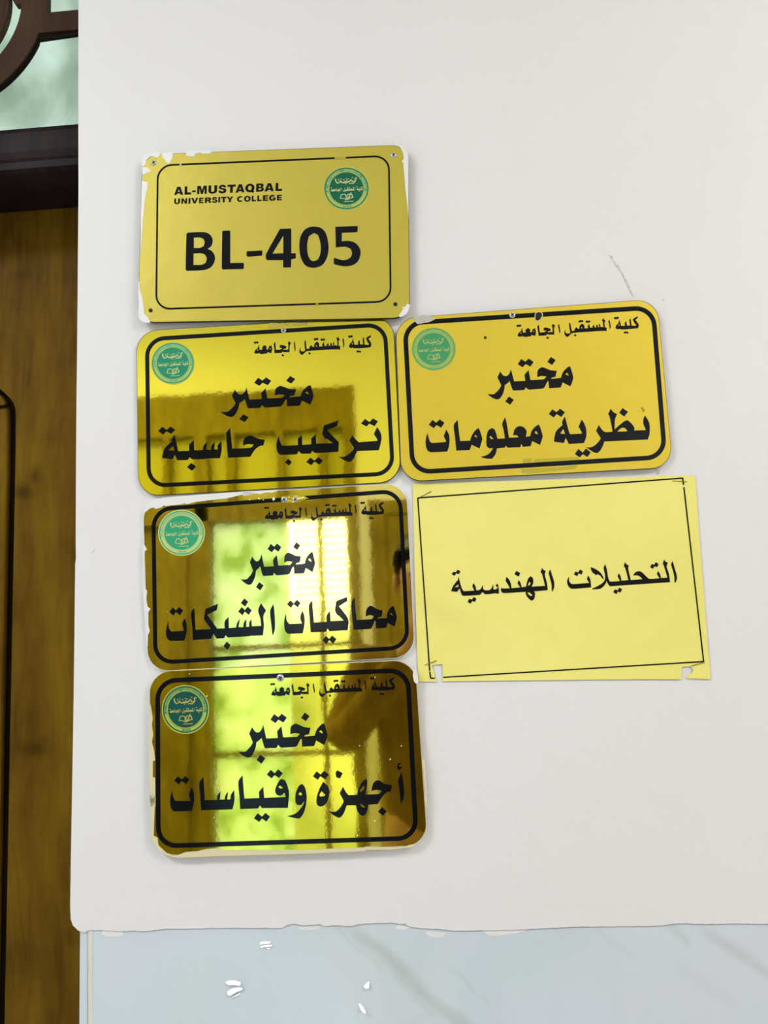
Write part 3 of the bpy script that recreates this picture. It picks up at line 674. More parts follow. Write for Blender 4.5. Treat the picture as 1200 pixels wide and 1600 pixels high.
TH = .0035
def plate(label, quad, rad, film, bq, brad, bw, back=M_BACK, stand=.0, rot=0, gaps=()):
    y0 = -stand - TH                       # the front of the backing board
    c = W(sum(p[0] for p in quad)/4, sum(p[1] for p in quad)/4, y0); c.y = 0
    root = thing('sign_plate', label, 'sign', c, 'gold laboratory sign plates')
    bm = bmesh.new(); prism(bm, rrect(quad, rad), y=y0, thick=TH); obj('backing_board', bm, back, root)
    bm = bmesh.new(); prism(bm, rrect(inset(quad, .6), rad), y=y0 - .00025, thick=.00025); obj('gold_face', bm, film, root)
    yl = y0 - .0004
    bm = bmesh.new(); prism(bm, rrect(inset(bq, -bw/2), brad + bw/2), [rrect(inset(bq, bw/2), brad - bw/2)], y=yl, thick=.00012); obj('border_line', bm, M_BLACK, root)
    return root, y0, yl
def letters(root, name, glyphs, yl, m=M_BLACK):
    bm = bmesh.new()
    for i, g in enumerate(glyphs):
        prism(bm, smooth(g[0]), [smooth(h) for h in g[1:]], y=yl - .000004*i, thick=.00012)
    return obj(name, bm, m, root)
def chips(root, name, polys, y, m, s=1, ox=0, oy=0):
    bm = bmesh.new()
    for p in polys: prism(bm, [(ox + a/s, oy + b/s) for a, b in p], y=y, thick=.0002)
    return obj(name, bm, m, root)
G_DARK = ((.50,.60,.12), (.10,.36,.13), (.0,.13,.06), (.62,.70,.34))
G_PALE = ((.40,.52,.12), (.24,.50,.12), (.06,.34,.13), (.46,.62,.22))
G_TEAL = ((.45,.58,.12), (.12,.46,.22), (.01,.28,.15), (.55,.66,.25))
G_MINT = ((.62,.72,.25), (.30,.58,.25), (.035,.40,.20), (.58,.68,.28))
G_DEEP = ((.50,.56,.07), (.06,.26,.09), (.0,.085,.065), (.50,.50,.12))  # lowest plate's seal: the brown it mirrors is painted in as darker greens

# 1 the room-number plate
root, y0, yl = plate('matte gold plate reading BL-405 with chipped edges, topmost of the signs', [(222.5,241.5),(637.5,226),(640.5,496.5),(215,504)], 26, M_GOLD_MATTE,
                     [(246.5,258.5),(607.5,243.5),(610.5,471),(244,483)], 22, 2.8, stand=.0055)
letters(root, 'room_number', ROOM_NUMBER, yl)
def arcp(cx_, cy_, rx_, ry_, a0, a1, n=10): return [(cx_ + rx_*math.cos(R_(a0 + (a1-a0)*i/n)), cy_ + ry_*math.sin(R_(a0 + (a1-a0)*i/n))) for i in range(n + 1)]
BLOCK = {      # heavy sans capitals in a unit box, y upwards: outline then holes
 'A': [[(0,0),(.33,1),(.67,1),(1,0),(.71,0),(.66,.16),(.34,.16),(.29,0)], [(.40,.36),(.60,.36),(.50,.70)]],
 'L': [[(0,0),(0,1),(.40,1),(.40,.26),(1,.26),(1,0)]], '-': [[(0,.26),(0,.48),(1,.48),(1,.26)]],
 'M': [[(0,0),(0,1),(.36,1),(.5,.42),(.64,1),(1,1),(1,0),(.77,0),(.77,.72),(.60,0),(.40,0),(.23,.72),(.23,0)]],
 'U': [[(0,1),(0,.34)] + arcp(.5,.34,.5,.36,180,360,12) + [(1,1),(.68,1),(.68,.36)] + arcp(.5,.34,.18,.13,0,-180,8) + [(.32,1)]],
 'T': [[(0,1),(1,1),(1,.75),(.67,.75),(.67,0),(.33,0),(.33,.75),(0,.75)]], 'I': [[(0,0),(0,1),(1,1),(1,0)]],
 'N': [[(0,0),(0,1),(.32,1),(.70,.42),(.70,1),(1,1),(1,0),(.68,0),(.30,.58),(.30,0)]],
 'V': [[(0,1),(.36,0),(.64,0),(1,1),(.69,1),(.5,.32),(.31,1)]], 'E': [[(0,0),(0,1),(.97,1),(.97,.78),(.38,.78),(.38,.62),(.92,.62),(.92,.41),(.38,.41),(.38,.23),(1,.23),(1,0)]],
 'Y': [[(0,1),(.34,.42),(.34,0),(.66,0),(.66,.42),(1,1),(.67,1),(.5,.64),(.33,1)]],
 'O': [arcp(.5,.5,.5,.53,0,360,24)[:-1], arcp(.5,.5,.20,.28,0,360,16)[:-1]],
 'C': [arcp(.5,.5,.5,.53,40,320,20) + [(.66,.26)] + arcp(.5,.5,.21,.29,300,60,12) + [(.66,.74)]],
 'G': [arcp(.5,.5,.5,.53,42,290,20) + [(.98,.10),(.98,.55),(.52,.55),(.52,.36),(.72,.36),(.72,.26)] + arcp(.5,.5,.20,.28,300,60,12) + [(.67,.75)]],
 'B': [[(0,0),(0,1),(.58,1)] + arcp(.62,.75,.32,.25,85,-60,9) + arcp(.64,.28,.36,.28,62,-90,10), [(.33,.60),(.33,.79),(.52,.79),(.61,.75),(.61,.65),(.52,.60)], [(.33,.20),(.33,.43),(.55,.43),(.66,.37),(.66,.26),(.55,.20)]],
 'R': [[(0,0),(0,1),(.60,1)] + arcp(.62,.70,.33,.30,85,-62,10) + [(1.03,0),(.68,0),(.46,.38),(.32,.38),(.32,0)], [(.32,.60),(.32,.79),(.52,.79),(.62,.74),(.62,.65),(.52,.60)]],
 'S': [[(.95,.70)] + arcp(.5,.74,.46,.29,10,160,10) + arcp(.38,.70,.36,.24,180,250,5) + [(.58,.41),(.65,.33),(.60,.24),(.48,.20),(.36,.24),(.31,.33),(0,.31)] + arcp(.5,.26,.5,.29,190,345,10) + arcp(.66,.34,.34,.26,-10,70,6) + [(.42,.62),(.34,.69),(.38,.78),(.48,.81),(.58,.78),(.63,.70)]],
}
BLOCK['Q'] = [arcp(.5,.5,.5,.53,-38,-320,22) + [(.88,.16)] + [(.98,.06),(.86,-.10),(.72,.06)][1:] + [], arcp(.5,.5,.20,.28,0,360,16)[:-1]]
BLOCK['Q'] = [arcp(.5,.5,.5,.53,-30,-315+0,22)[::-1] if False else arcp(.5,.5,.5,.53,-28,260+28,24) + [(.68,-.02),(.86,-.12),(1.0,.06),(.88,.16)], arcp(.5,.5,.20,.28,0,360,16)[:-1]]
bm = bmesh.new(); k = 6.3158
def block_line(txt, spans, y_l, y_r, cap):
    for c_, (a_, b_) in zip(txt, spans):
        def mp(q, a_=a_, b_=b_):
            x = a_ + (b_ - a_) * q[0] + .035 * cap * q[1]; base = y_l + (y_r - y_l) * (x - 77) / 1063
            return (260 + x / k, 270 + (base - cap * q[1]) / k)
        lps = [[mp(q) for q in lp] for lp in BLOCK[c_]]; prism(bm, lps[0], lps[1:], y=yl, thick=.00012)
block_line('AL-MUSTAQBAL', [(75,165),(178,243),(253,288),(302,397),(413,499),(514,590),(601,681),(682,771),(776,868),(884,962),(967,1060),(1076,1141)], 219, 177, 80)
block_line('UNIVERSITYCOLLEGE', [(76,133),(147,203),(217,236),(244,312),(321,365),(379,443),(449,502),(511,529),(538,592),(594,658),(696,758),(764,831),(841,883),(896,939),(951,1004),(1011,1078),(1090,1139)], 309, 271, 55)
obj('college_name', bm, M_BLACK, root)
emblem(root, 541.3, 294.5, 36, 34.2, yl, -2.3, G_DARK)
chips(root, 'chipped_edge', [
 [(365,130),(385,118),(520,105),(520,122),(505,200),(460,265),(430,240),(380,180)],
 [(230,112),(345,108),(345,135),(330,165),(300,182),(250,160),(190,172),(165,195),(150,270),(122,302),(104,290),(108,220),(130,160)],
 [(104,302),(115,310),(165,310),(230,360),(190,375),(120,410),(104,408)], [(100,492),(115,500),(180,510),(175,600),(150,690),(135,800),(112,1029),(84,1500),(84,1029)],
 [(690,150),(740,165),(800,165),(820,130),(880,115),(880,85),(690,92)], [(920,130),(1000,130),(1040,102),(1040,80),(880,85),(880,115)]], y0 - .0005, M_ACRYL, 8.571, 210, 225)
chips(root, 'chipped_edge', [[(-2,-900),(8,-600),(60,-300),(105,0),(115,100),(150,220),(165,330),(175,430),(215,470),(250,530),(250,556),(160,540),(95,490),(96,300),(97,0),(20,-900)][3:-1]], y0 - .0005, M_ACRYL, 8.571, 205, 440)
chips(root, 'chipped_edge', [[(700,135),(790,190),(840,290),(850,400),(815,440),(840,480),(860,700),(880,950),(910,1200),(942,1500),(938,1200),(934,330),(880,215),(800,150)]], y0 - .0005, M_ACRYL, 12, 560, 215)
chips(root, 'chipped_edge', [[(180,60),(215,65),(245,30),(268,40),(262,90),(235,135),(190,165),(160,170),(155,152),(190,105),(200,75)]], y0 - .0005, M_ACRYL, 6.667, 600, 470)
for wl in ([(523,244.6),(540.5,244.2),(540.5,248.6),(523,249.2)], [(280.5,255.5),(283.5,255.3),(283.5,259.2),(280.5,259.4)], [(493.5,473.4),(497,473.2),(497,477.6),(493.5,477.8)]): chips(root, 'worn_line', [wl], y0 - .00054, M_GOLD_CRINKLE)
screw(root, 240.2, 254.8, 4, y0 - .0003); screw(root, 615, 242.5, 4, y0 - .0003)
hole(root, 235.3, 485, 3.2, y0 - .0005); hole(root, 617.8, 475.3, 3.2, y0 - .0005)

# 2 left column, second
root, y0, yl = plate('shiny gold plate with black Arabic lettering, directly beneath the BL-405 plate', [(212.8,517.4),(614.3,493.4),(626.7,752.5),(216.1,775.7)], 33, M_GOLD_MIRROR,
                     [(229.6,530.1),(601.2,506.9),(613.9,739.7),(232.6,759.2)], 27, 6.4, stand=.0005)
letters(root, 'college_name', remap(HEAD, affine(HEAD_R, HEAD_ON['2'])), yl)
letters(root, 'upper_lettering', remap(LAB, affine(LAB_R, LAB_ON['2'])), yl)
letters(root, 'lower_lettering', LINE_2, yl)
emblem(root, 270.1, 567.6, 34, 33.3, yl, -2.5, G_TEAL)
chips(root, 'crinkled_film', [[(180,205),(520,190),(690,190),(690,245),(400,262),(205,288),(150,275),(180,240)]], y0 - .0004, M_GOLD_CRINKLE, 8.571, 400, 480)
screw(root, 443, 516.4, 4, y0 - .0005)

# 3 right column
root, y0, yl = plate('satin gold plate with black Arabic lettering above the yellow paper notice', [(617.8,497.6),(1026.8,466.9),(1051.5,730.3),(626.9,752.9)], 33, M_GOLD_SATIN,
                     [(632.5,505),(1020.3,480.3),(1039,713.9),(645,738)], 28, 7.2, stand=.0025)
letters(root, 'college_name', HEAD, yl); letters(root, 'upper_lettering', LAB, yl); letters(root, 'lower_lettering', LINE_R, yl)
emblem(root, 677.7, 545.3, 34.8, 33.8, yl, -2.5, G_PALE)
chips(root, 'rubbed_patch', [[(310,168),(430,145),(540,188),(470,222),(350,243),(318,212)]], y0 - .00055, mat('rubbed_grey', (.50,.50,.44), .5), 6.667, 600, 470)
chips(root, 'tape_residue', [[(500,640),(535,635),(530,655),(500,660)], [(540,640),(700,632),(712,655),(690,668),(600,662),(545,668)], [(495,675),(560,672),(700,665),(690,675),(520,692),(495,690)]], y0 - .00035, mat('old_tape_residue', (.50,.42,.02), .6), 2.3077, 600, 440)
chips(root, 'rust_spot', [[(1001,637),(1004,636),(1006,638),(1004,641)], [(1005,639),(1008,640),(1006,644),(1003,643)]], y0 - .0004, mat('rust_spot', (.33,.25,.02), .7))
screw(root, 800.6, 492.4, 4.6, y0 - .0006); hole(root, 758.2, 527.5, 2.3, y0 - .0004)
chips(root, 'torn_film', [smooth([(400,40),(440,22),(500,28),(528,60),(520,105),(480,165),(435,185),(395,165),(388,100)], 3, 80)], y0 - .00056, M_CREAM, 10.909, 800, 485)
hole(root, 841, 493, 6, y0 - .0007, smooth([(800+a/10.909, 485+b_/10.909) for a, b_ in ((410,50),(450,30),(495,40),(515,75),(500,115),(470,160),(430,172),(400,150),(402,95))], 3, 80))

# 4 left column, third
root, y0, yl = plate('mirror-bright gold plate with worn white top corner, third down the left column', [(223,779.6),(634.8,754),(648.8,1026.8),(231,1050)], 33, M_GOLD_WORN,
                     [(239.6,796),(624.8,766.8),(637.2,1011.6),(242.8,1035.6)], 28, 6.4, M_ACRYL, stand=.0005)
letters(root, 'college_name', remap(HEAD, affine(HEAD_R, HEAD_ON['3'])), yl)
letters(root, 'upper_lettering', remap(LAB, affine(LAB_R, LAB_ON['3'])), yl)
letters(root, 'lower_lettering', LINE_3, yl)
emblem(root, 283.6, 832.4, 36.6, 36, yl, -2.5, G_MINT)
chips(root, 'chipped_edge', [[(52,345),(75,290),(110,240),(160,205),(330,176),(1200,112),(1200,150),(1080,155),(930,190),(750,210),(600,228),(510,252),(490,240),(460,252),(370,262),(290,272),(275,262),(240,288),(185,300),(165,285),(120,300),(75,340)]], y0 - .0006, M_ACRYL, 6.667, 215, 750)
chips(root, 'chipped_edge', [[(0,188),(120,181),(250,174),(380,166),(350,182),(300,200),(240,196),(180,212),(110,205),(60,222),(0,232)]], y0 - .0006, M_ACRYL, 6.667, 380, 740)
chips(root, 'chipped_edge', [[(95,0),(105,0),(125,20),(150,65),(122,85),(116,300),(112,500),(125,520),(150,560),(142,650),(155,745),(190,772),(165,812),(165,960),(182,1035),(160,1085),(158,1200),(150,1250),(105,600)]], y0 - .0006, M_ACRYL, 7.62, 210, 850)
chips(root, 'border_fleck', [[(428-3,779),(428,776),(430,780),(427,783)], [(403,779),(405,777),(406,781)], [(410,781),(412,780),(412,782)], [(389,781),(390,779),(391,782)], [(447,777),(450,775),(452,779),(449,781)]], y0 - .0006, M_ACRYL)
chips(root, 'peeled_film', [smooth([(395,240),(500,225),(590,238),(640,240),(685,262),(650,262),(600,290),(560,300),(420,300)], 3, 80)], y0 - .00062, M_GOLD_CRINKLE, 6.667, 380, 740)
screw(root, 444, 780.6, 4.8, y0 - .0008); screw(root, 461.5, 780.4, 4.4, y0 - .0008)

# 5 left column, lowest
root, y0, yl = plate('dark mirror-gold plate with cream worn edges, bottom of the left column', [(233,1049.4),(648.6,1030.6),(668.3,1320.9),(238.4,1337.3)], 34, M_GOLD_DEEP,
                     [(246.1,1064.1),(636.9,1046.9),(650.4,1309.5),(247.4,1322.2)], 29, 7.4, M_CREAM, stand=.004)
letters(root, 'college_name', remap(HEAD, affine(HEAD_R, HEAD_ON['4'])), yl)
letters(root, 'upper_lettering', remap(LAB, affine(LAB_R, LAB_ON['4'])), yl)
letters(root, 'lower_lettering', LINE_4, yl)
emblem(root, 289.8, 1108.6, 37, 38.3, yl, -2.5, G_DEEP)
chips(root, 'worn_edge', [[(58,450),(75,520),(95,640),(85,720),(100,820),(85,900),(110,1000),(120,1100),(95,1110),(95,1280),(120,1290),(122,1600),(60,1600),(56,900)]], y0 - .0006, M_CREAM, 6.957, 225, 1030)
chips(root, 'worn_edge', [[(62,0),(112,0),(120,60),(110,140),(100,440),(140,460),(150,540),(235,620),(330,650),(430,610),(560,600),(640,580),(760,570),(830,590),(1200,588),(1700,585),(2300,560),(2300,600),(1700,625),(1200,640),(800,650),(350,668),(250,645),(150,585),(85,490),(68,200)]], y0 - .0006, M_CREAM, 6.667, 225, 1240)
chips(root, 'worn_edge', [[(862,60),(885,90),(902,450),(916,620),(922,760),(880,700),(870,630),(890,560),(880,400),(860,180),(838,130)]], y0 - .0006, M_CREAM, 9.41, 570, 1180)
chips(root, 'worn_edge', [[(0,1345),(450,1352),(530,1338),(580,1352),(650,1322),(720,1308),(765,1300),(700,1352),(400,1385),(0,1392)]], y0 - .0006, M_CREAM, 9.41, 570, 1180)
chips(root, 'worn_edge', [[(560,440),(590,440),(632,520),(645,660),(632,705),(590,690),(560,650),(540,550),(545,480)]], y0 - .0006, M_ACRYL, 12, 600, 1010)
chips(root, 'bent_film_nick', [[(927,322),(935,318),(975,380),(968,388)]], y0 - .0006, M_CREAM, 10.909, 255, 1200)
screw(root, 438, 1059.2, 5.6, y0 - .0008)

# ---------------------------------------------------------------- the paper notice
YP = -.0016
pc = W(875, 905, YP); pc.y = 0
paper = thing('paper_notice', 'yellow printed paper notice stapled to the wall with torn lower corners', 'notice', pc)
sheet = [(645,755.6),(1086,742.6),(1093,840),(1102,960),(1110.5,1061.3),(1077.5,1060),(1072,1059.5),(1076,1054),(1081.5,1051),(1083,1047),(1080,1041),(1066,1041.5),(1064.8,1046),(1064.8,1061.5),(1000,1061.2),(900,1062),(800,1063.2),(692,1064.5),(692,1050),(691,1037.5),(675,1039.2),(679,1055.5),(682.8,1065),(654,1065),(653,1040),(651.5,1010),(648,900)]
M_PAPER = mat('yellow_paper', (.89,.83,.23), .75, spec=.2); t, b = nt(M_PAPER); v = coords(t)
L(t, ramp(t, noise(t, v, 6, 3), [(.3, (.86,.80,.205)), (.7, (.91,.85,.25))]), b.inputs['Base Color'])
crease = math_(t, 'ADD', noise(t, coords(t, (1,1,1)), 7, 2, .5, 1.2), math_(t, 'MULTIPLY', noise(t, v, 220, 2), .02)); bump(t, b, crease, .5, .012)
bm = bmesh.new(); prism(bm, sheet, y=YP, thick=.0003)
obj('paper_sheet', bm, M_PAPER, paper)
q = [(652.7,778),(1066.7,747),(1099.5,1033.7),(672.9,1059.9)]
YI = YP - .0003
bm = bmesh.new()
def seg(a, b_, wd):
    a, b_ = Vector(a), Vector(b_); n_ = (b_ - a).normalized(); n_ = Vector((-n_.y, n_.x)) * wd / 2
    prism(bm, [tuple(a + n_), tuple(b_ + n_), tuple(b_ - n_), tuple(a - n_)], y=YI, thick=.0001)
seg(q[0], q[1], 2.1); seg((1066.7,746.5), (1068.0,757.5), 2.1); seg((1068.6,761), q[2], 2.1); seg(q[2], (692.5,1058.3), 2.1); seg((679.5,1059.6), q[3], 2.1); seg(q[3], (671.6,1049.6), 2.1); seg((671.4,1048.4), q[0], 2.1)
obj('printed_frame', bm, M_INK, paper)
letters(paper, 'printed_lettering', LINE_PAPER, YI, M_INK)
M_STAPLE = mat('staple_wire', (.30,.27,.10), .4, .6)
for a, b_ in (((657.6,776.3),(673.3,767.8)), ((1051.3,751),(1072.5,752.6)), ((664,1039.2),(682,1032.4)), ((1080.5,1040.4),(1101.5,1034.6))):
    bm = bmesh.new(); A = W(a[0], a[1], YI - .0003); B = W(b_[0], b_[1], YI - .0003); d = Vector((0, .003, 0))
    tube(bm, [A + d, A + d*.1, A, A*.9 + B*.1, A*.1 + B*.9, B, B + d*.1, B + d], .00042, 6); obj('staple', bm, M_STAPLE, paper, True)
# ---------------------------------------------------------------- what the mirror plates show: the other side of the corridor
YW = YB                                        # face of the opposite wall
def Bk(px, py): return M(px, py, YW)
# opening in the opposite wall for a timber window-door
ox0 = Bk(176, 900).x; ox1 = Bk(562, 900).x; ot = Bk(420, 612).z; osill = .12
zl = Bk(420, 676).z; ztr = Bk(420, 800).z
bm = bmesh.new()
box(bm, XL, ox0, YW - .15, YW, 0, CEIL); box(bm, ox1, XE, YW - .15, YW, 0, CEIL); box(bm, ox0, ox1, YW - .15, YW, min(ot, CEIL - .01), CEIL); box(bm, ox0, ox1, YW - .15, YW, 0, osill)
struct('wall_back', bm, M_WALL)
M_FRAME = wood('window_wood', (.14,.10,.012), (.22,.165,.018), (.30,.235,.024), .5, .2)
xm = Bk(318, 1000).x; xr0 = Bk(548, 1000).x; ym = YW - .05
win = thing('window_1', 'tall brown timber window facing the sign wall', 'window', ((ox0 + ox1)/2, YW, osill)); win['kind'] = 'structure'
bm = bmesh.new(); f0, f1 = YW - .10, YW + .012
box(bm, ox0, ox0 + .05, f0, f1, osill, ot); box(bm, xr0, ox1, f0, f1, osill, ot); box(bm, ox0 + .05, xr0, f0, f1, zl, ot); box(bm, ox0 + .05, xr0, f0, f1, ztr - .04, ztr + .05); box(bm, ox0 + .05, xr0, f0, f1, osill, osill + .08)
box(bm, xm - .035, xm + .035, f0, f1, osill + .08, zl)
for pxx in (262, 362, 440, 505): x = Bk(pxx, 740).x; box(bm, x - .018, x + .018, f0, f1, ztr + .05, zl)
obj('window_frame', bm, M_FRAME, win)
bm = bmesh.new(); box(bm, ox0 + .05, xm - .035, YW - .07, YW - .03, osill + .08, ztr - .04)
for a, b_ in ((.12, .46), (.52, .92)):
    h = ztr - .12 - osill; box(bm, ox0 + .10, xm - .08, YW - .03, YW - .018, osill + .08 + h*a, osill + .08 + h*b_)
obj('window_shutter', bm, M_FRAME, win)
tg = mat('amber_transom_glass', (.42,.40,.22), .3); t, b = nt(tg)
tl = N(t, 'ShaderNodeBsdfTranslucent'); tl.inputs[0].default_value = (.62,.58,.26,1); mx = N(t, 'ShaderNodeMixShader'); mx.inputs[0].default_value = .6
L(t, b.outputs[0], mx.inputs[1]); L(t, tl.outputs[0], mx.inputs[2]); L(t, mx.outputs[0], t.nodes['Material Output'].inputs[0])
gg = mat('green_tinted_glass', (.3,.4,.36), .05); t, b = nt(gg)
tl = N(t, 'ShaderNodeBsdfTransparent'); tl.inputs[0].default_value = (.115,.19,.26,1); mx = N(t, 'ShaderNodeMixShader'); mx.inputs[0].default_value = .92
L(t, b.outputs[0], mx.inputs[1]); L(t, tl.outputs[0], mx.inputs[2]); L(t, mx.outputs[0], t.nodes['Material Output'].inputs[0])
fg = mat('pale_frosted_glass', (.5,.6,.5), .2); t, b = nt(fg)
tl = N(t, 'ShaderNodeBsdfTranslucent'); L(t, ramp(t, noise(t, coords(t), 7, 5, .6), [(.36, (.38,.50,.30)), (.47, (.58,.70,.74)), (.62, (.68,.76,.95))]), tl.inputs[0]); mx = N(t, 'ShaderNodeMixShader'); mx.inputs[0].default_value = .85
L(t, b.outputs[0], mx.inputs[1]); L(t, tl.outputs[0], mx.inputs[2]); L(t, mx.outputs[0], t.nodes['Material Output'].inputs[0])
xg = Bk(450, 1000).x
bm = bmesh.new(); box(bm, xm + .035, xg, YW - .066, YW - .061, osill + .08, ztr - .04); obj('frosted_pane', bm, fg, win)

bm = bmesh.new(); box(bm, ox0 + .05, xr0, YW - .055, YW - .05, ztr + .05, zl); obj('transom_pane', bm, tg, win)
bm = bmesh.new(); xb0 = Bk(452, 880).x; xb1 = xr0 - .01; zb_ = Bk(500, 965).z; z = ztr - .06
while z > zb_:
    A = [(xb0, YW - .085, z), (xb1, YW - .085, z), (xb1, YW - .115, z + .012), (xb0, YW - .115, z + .012)]
    bm.faces.new([bm.verts.new(v) for v in A]); z -= .035
obj('blind_slats', bm, mat('white_blind', (.85,.86,.86), .5), win)
bm = bmesh.new()
for pxx in (500, 546): x = Bk(pxx, 900).x; box(bm, x - .012, x + .012, YW - .075, YW - .05, osill + .08, ztr - .04)
for pyy in (1010, 1180): zz = Bk(440, pyy).z; box(bm, xm + .035, xr0, YW - .072, YW - .054, zz - .01, zz + .01)
obj('window_bar', bm, M_FRAME, win)

# a brown door further along the opposite wall
dx0 = Bk(586, 1000).x; dx1 = dx0 + .92; dt = Bk(600, 782).z
d2 = thing('door_2', 'olive brown wooden door in the opposite wall beside the window', 'door', ((dx0 + dx1)/2, YW, 0)); d2['kind'] = 'structure'
bm = bmesh.new(); box(bm, dx0, dx0 + .07, YW, YW + .03, 0, dt); box(bm, dx1 - .07, dx1, YW, YW + .03, 0, dt); box(bm, dx0 + .07, dx1 - .07, YW, YW + .03, dt - .07, dt); obj('door_frame', bm, M_FRAME, d2)
bm = bmesh.new(); box(bm, dx0 + .07, dx1 - .07, YW, YW + .015, .005, dt - .07); lf = obj('door_leaf', bm, M_FRAME, d2)
for za, zb2 in ((.2, .85), (1.0, 1.75)):
    bm = bmesh.new(); box(bm, dx0 + .19, dx1 - .19, YW + .015, YW + .024, za, zb2); o = obj('raised_panel', bm, M_FRAME, d2); o.modifiers.new('edge', 'BEVEL').width = .006
bm = bmesh.new(); tube(bm, [(dx1 - .13, YW + .015, 1.0), (dx1 - .13, YW + .06, 1.0), (dx1 - .24, YW + .06, 1.0)], .009, 10); obj('door_handle', bm, M_STEEL, d2, True)

# ceiling lights
def ceiling_light(x, y, label):
    r = thing('ceiling_light', label, 'ceiling light', (x, y, CEIL), 'corridor ceiling lights')
    bm = bmesh.new(); box(bm, x - .54, x + .54, y - .29, y + .29, CEIL - .035, CEIL - .0005); obj('light_frame', bm, mat('lamp_white', (.8,.8,.8), .4), r)
    em = mat('lit_diffuser', (.9,.9,.9)); em.node_tree.nodes['Principled BSDF'].inputs['Emission Color'].default_value = (.95,.97,1,1); em.node_tree.nodes['Principled BSDF'].inputs['Emission Strength'].default_value = 1.4
    bm = bmesh.new(); box(bm, x - .50, x + .50, y - .25, y + .25, CEIL - .040, CEIL - .035); obj('diffuser', bm, em, r)
ceiling_light(*LIGHTS[0][0], 'flat white ceiling light panel on the door side of the corridor')
ceiling_light(*LIGHTS[1][0], 'flat white ceiling light panel away from the door')

# ---------------------------------------------------------------- the person taking the photograph, seen only in the mirror plates
def skin(name, nodes, edges, m, parent, sub=2):
    """one continuous body grown round joints: nodes name -> (x, y, z, radius)"""
    ks = list(nodes); me = bpy.data.meshes.new(name); off = world_loc(parent)
    me.from_pydata([Vector(nodes[k][:3]) - off for k in ks], [(ks.index(a), ks.index(b_)) for a, b_ in edges], [])
    o = bpy.data.objects.new(name, me); COL.objects.link(o); o.parent = parent
    s = o.modifiers.new('skin', 'SKIN'); s.use_smooth_shade = True
    for i, k in enumerate(ks):
        r = nodes[k][3]; me.skin_vertices[0].data[i].radius = (r, nodes[k][4] if len(nodes[k]) > 4 else r); me.skin_vertices[0].data[i].use_root = (i == 0)
    ss = o.modifiers.new('smooth', 'SUBSURF'); ss.levels = sub; ss.render_levels = sub
    me.materials.append(m); return o
PX, PY = -.03, -1.36
per = thing('person', 'person in brown coat and dark trousers holding up a phone before the signs', 'person', (PX, PY, 0))
M_SKIN = mat('skin', (.42,.24,.15), .5); M_COAT = wood('brown_coat', (.13,.075,.020), (.20,.125,.030), (.27,.18,.045), .9, .1); M_TRS = mat('dark_trousers', (.03,.03,.035), .8); M_HAIR = mat('dark_hair', (.012,.009,.007), .5); M_SHOE = mat('dark_shoes', (.02,.016,.014), .4)
X = lambda dx, dy, z, r, r2=None: (PX + dx, PY + dy, z, r) if r2 is None else (PX + dx, PY + dy, z, r, r2)
cz_ = 1.55
body = {'pelvis': X(0,0,.95,.12,.09), 'neck': X(0,.0,1.46,.05), 'head0': X(0,.02,1.56,.068), 'head1': X(0,.025,1.63,.082), 'head2': X(0,.015,1.70,.07), 'chest': X(0,0,1.28,.12,.085)}
ed = [('pelvis','chest'), ('chest','neck'), ('neck','head0'), ('head0','head1'), ('head1','head2')]
hands = {}
for s, n_ in ((-1,'l'), (1,'r')):
    body.update({n_+'sh': X(.17*s,0,1.41,.05), n_+'el': X(.24*s,.12,1.20,.038), n_+'wr': (.055*s + .0, -.985, 1.475, .024), n_+'pl': (.050*s, -.945, 1.515, .026)})
    body.update({n_+'hp': X(.09*s,0,.88,.08), n_+'kn': X(.10*s,.01,.50,.055), n_+'an': X(.10*s,0,.09,.04), n_+'to': X(.11*s,.13,.045,.035)})
    ed += [('chest', n_+'sh'), (n_+'sh', n_+'el'), (n_+'el', n_+'wr'), (n_+'wr', n_+'pl'), ('pelvis', n_+'hp'), (n_+'hp', n_+'kn'), (n_+'kn', n_+'an'), (n_+'an', n_+'to')]
    for k, (dz, ln) in enumerate(((.045,.030), (.028,.034), (.011,.033), (-.006,.026))):
        a, b_ = n_+'f%d' % k, n_+'g%d' % k
        body[a] = (.046*s, -.925, 1.515 + dz*.9, .0085); body[b_] = (.046*s - s*ln*.25, -.9065, 1.520 + dz, .0075)
        ed += [(n_+'pl', a), (a, b_)]
    body[n_+'t0'] = (.040*s, -.945, 1.545, .010); body[n_+'t1'] = (.022*s, -.935, 1.565, .0085); ed += [(n_+'pl', n_+'t0'), (n_+'t0', n_+'t1')]
skin('body', body, ed, M_SKIN, per)
coat = {k: v for k, v in body.items() if k in ('pelvis','chest','lsh','rsh','lel','rel')}
coat = {'pelvis': X(0,0,.90,.165,.125), 'waist': X(0,0,1.10,.155,.115), 'chest': X(0,0,1.30,.165,.12), 'top': X(0,0,1.42,.10,.08)}
ce = [('pelvis','waist'), ('waist','chest'), ('chest','top')]
for s, n_ in ((-1,'l'), (1,'r')):
    coat.update({n_+'sh': X(.18*s,0,1.40,.072), n_+'el': X(.245*s,.12,1.195,.056), n_+'wr': (.068*s, -1.01, 1.452, .040)}); ce += [('chest', n_+'sh'), (n_+'sh', n_+'el'), (n_+'el', n_+'wr')]
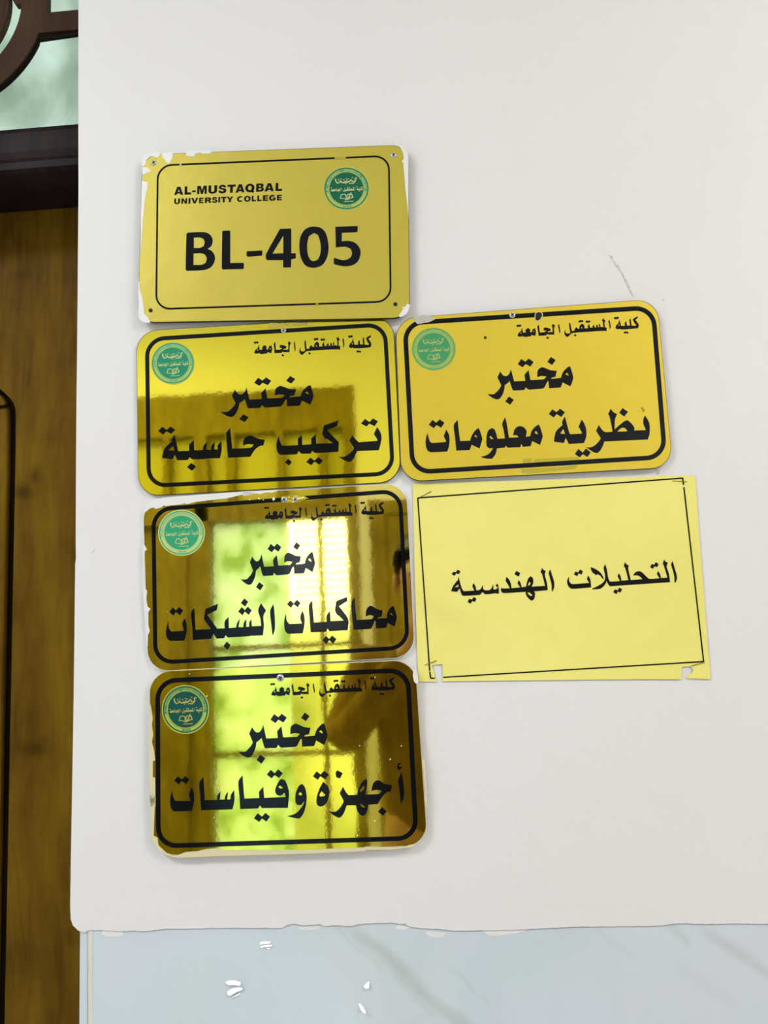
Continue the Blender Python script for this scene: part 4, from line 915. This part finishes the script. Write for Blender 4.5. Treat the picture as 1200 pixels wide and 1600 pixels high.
skin('coat', coat, ce, M_COAT, per)
tr_ = {'p': X(0,0,.93,.135,.105)}; te = []
for s, n_ in ((-1,'l'), (1,'r')):
    tr_.update({n_+'h': X(.095*s,0,.84,.095), n_+'k': X(.105*s,.01,.50,.072), n_+'a': X(.105*s,0,.11,.056)}); te += [('p', n_+'h'), (n_+'h', n_+'k'), (n_+'k', n_+'a')]
skin('trousers', tr_, te, M_TRS, per)
for s in (-1, 1): skin('shoe', {'a': X(.105*s,-.05,.048,.042), 'b': X(.11*s,.05,.046,.046), 'c': X(.115*s,.15,.038,.034)}, [('a','b'), ('b','c')], M_SHOE, per)
hb = bmesh.new(); bmesh.ops.create_uvsphere(hb, u_segments=24, v_segments=16, radius=1)
for v in list(hb.verts):
    if v.co.z < -.15 and v.co.y > -.2 or v.co.z < .28 and v.co.y > .35: hb.verts.remove(v)
for v in hb.verts: v.co = Vector((PX + v.co.x*.093, PY + .008 + v.co.y*.108, 1.675 + v.co.z*.108))
obj('hair', hb, M_HAIR, per, True)
# face: nose, mouth, eyes and ears
def ball(name, dx, dy, dz, a, b_, c, m):
    fb = bmesh.new(); bmesh.ops.create_uvsphere(fb, u_segments=12, v_segments=8, radius=1)
    for v in fb.verts: v.co = Vector((PX + dx + v.co.x*a, PY + dy + v.co.y*b_, dz + v.co.z*c))
    obj(name, fb, m, per, True)
ball('nose', 0, .115, 1.615, .013, .018, .022, M_SKIN); ball('mouth', 0, .098, 1.575, .024, .012, .006, M_HAIR)
for s in (-1, 1): ball('ear', .086*s, .01, 1.625, .010, .018, .028, M_SKIN); ball('eye', .032*s, .098, 1.645, .012, .012, .006, M_HAIR)
# the phone, held just behind the point of view
ph = bmesh.new(); box(ph, -.037, .037, -.914, -.906, 1.455, 1.605)
phone = obj('phone', ph, mat('phone_black', (.01,.01,.012), .2)); phone['label'] = 'black phone held upright in both hands of the person'; phone['category'] = 'phone'
pbv = phone.modifiers.new('edge', 'BEVEL'); pbv.width = .003; pbv.segments = 3
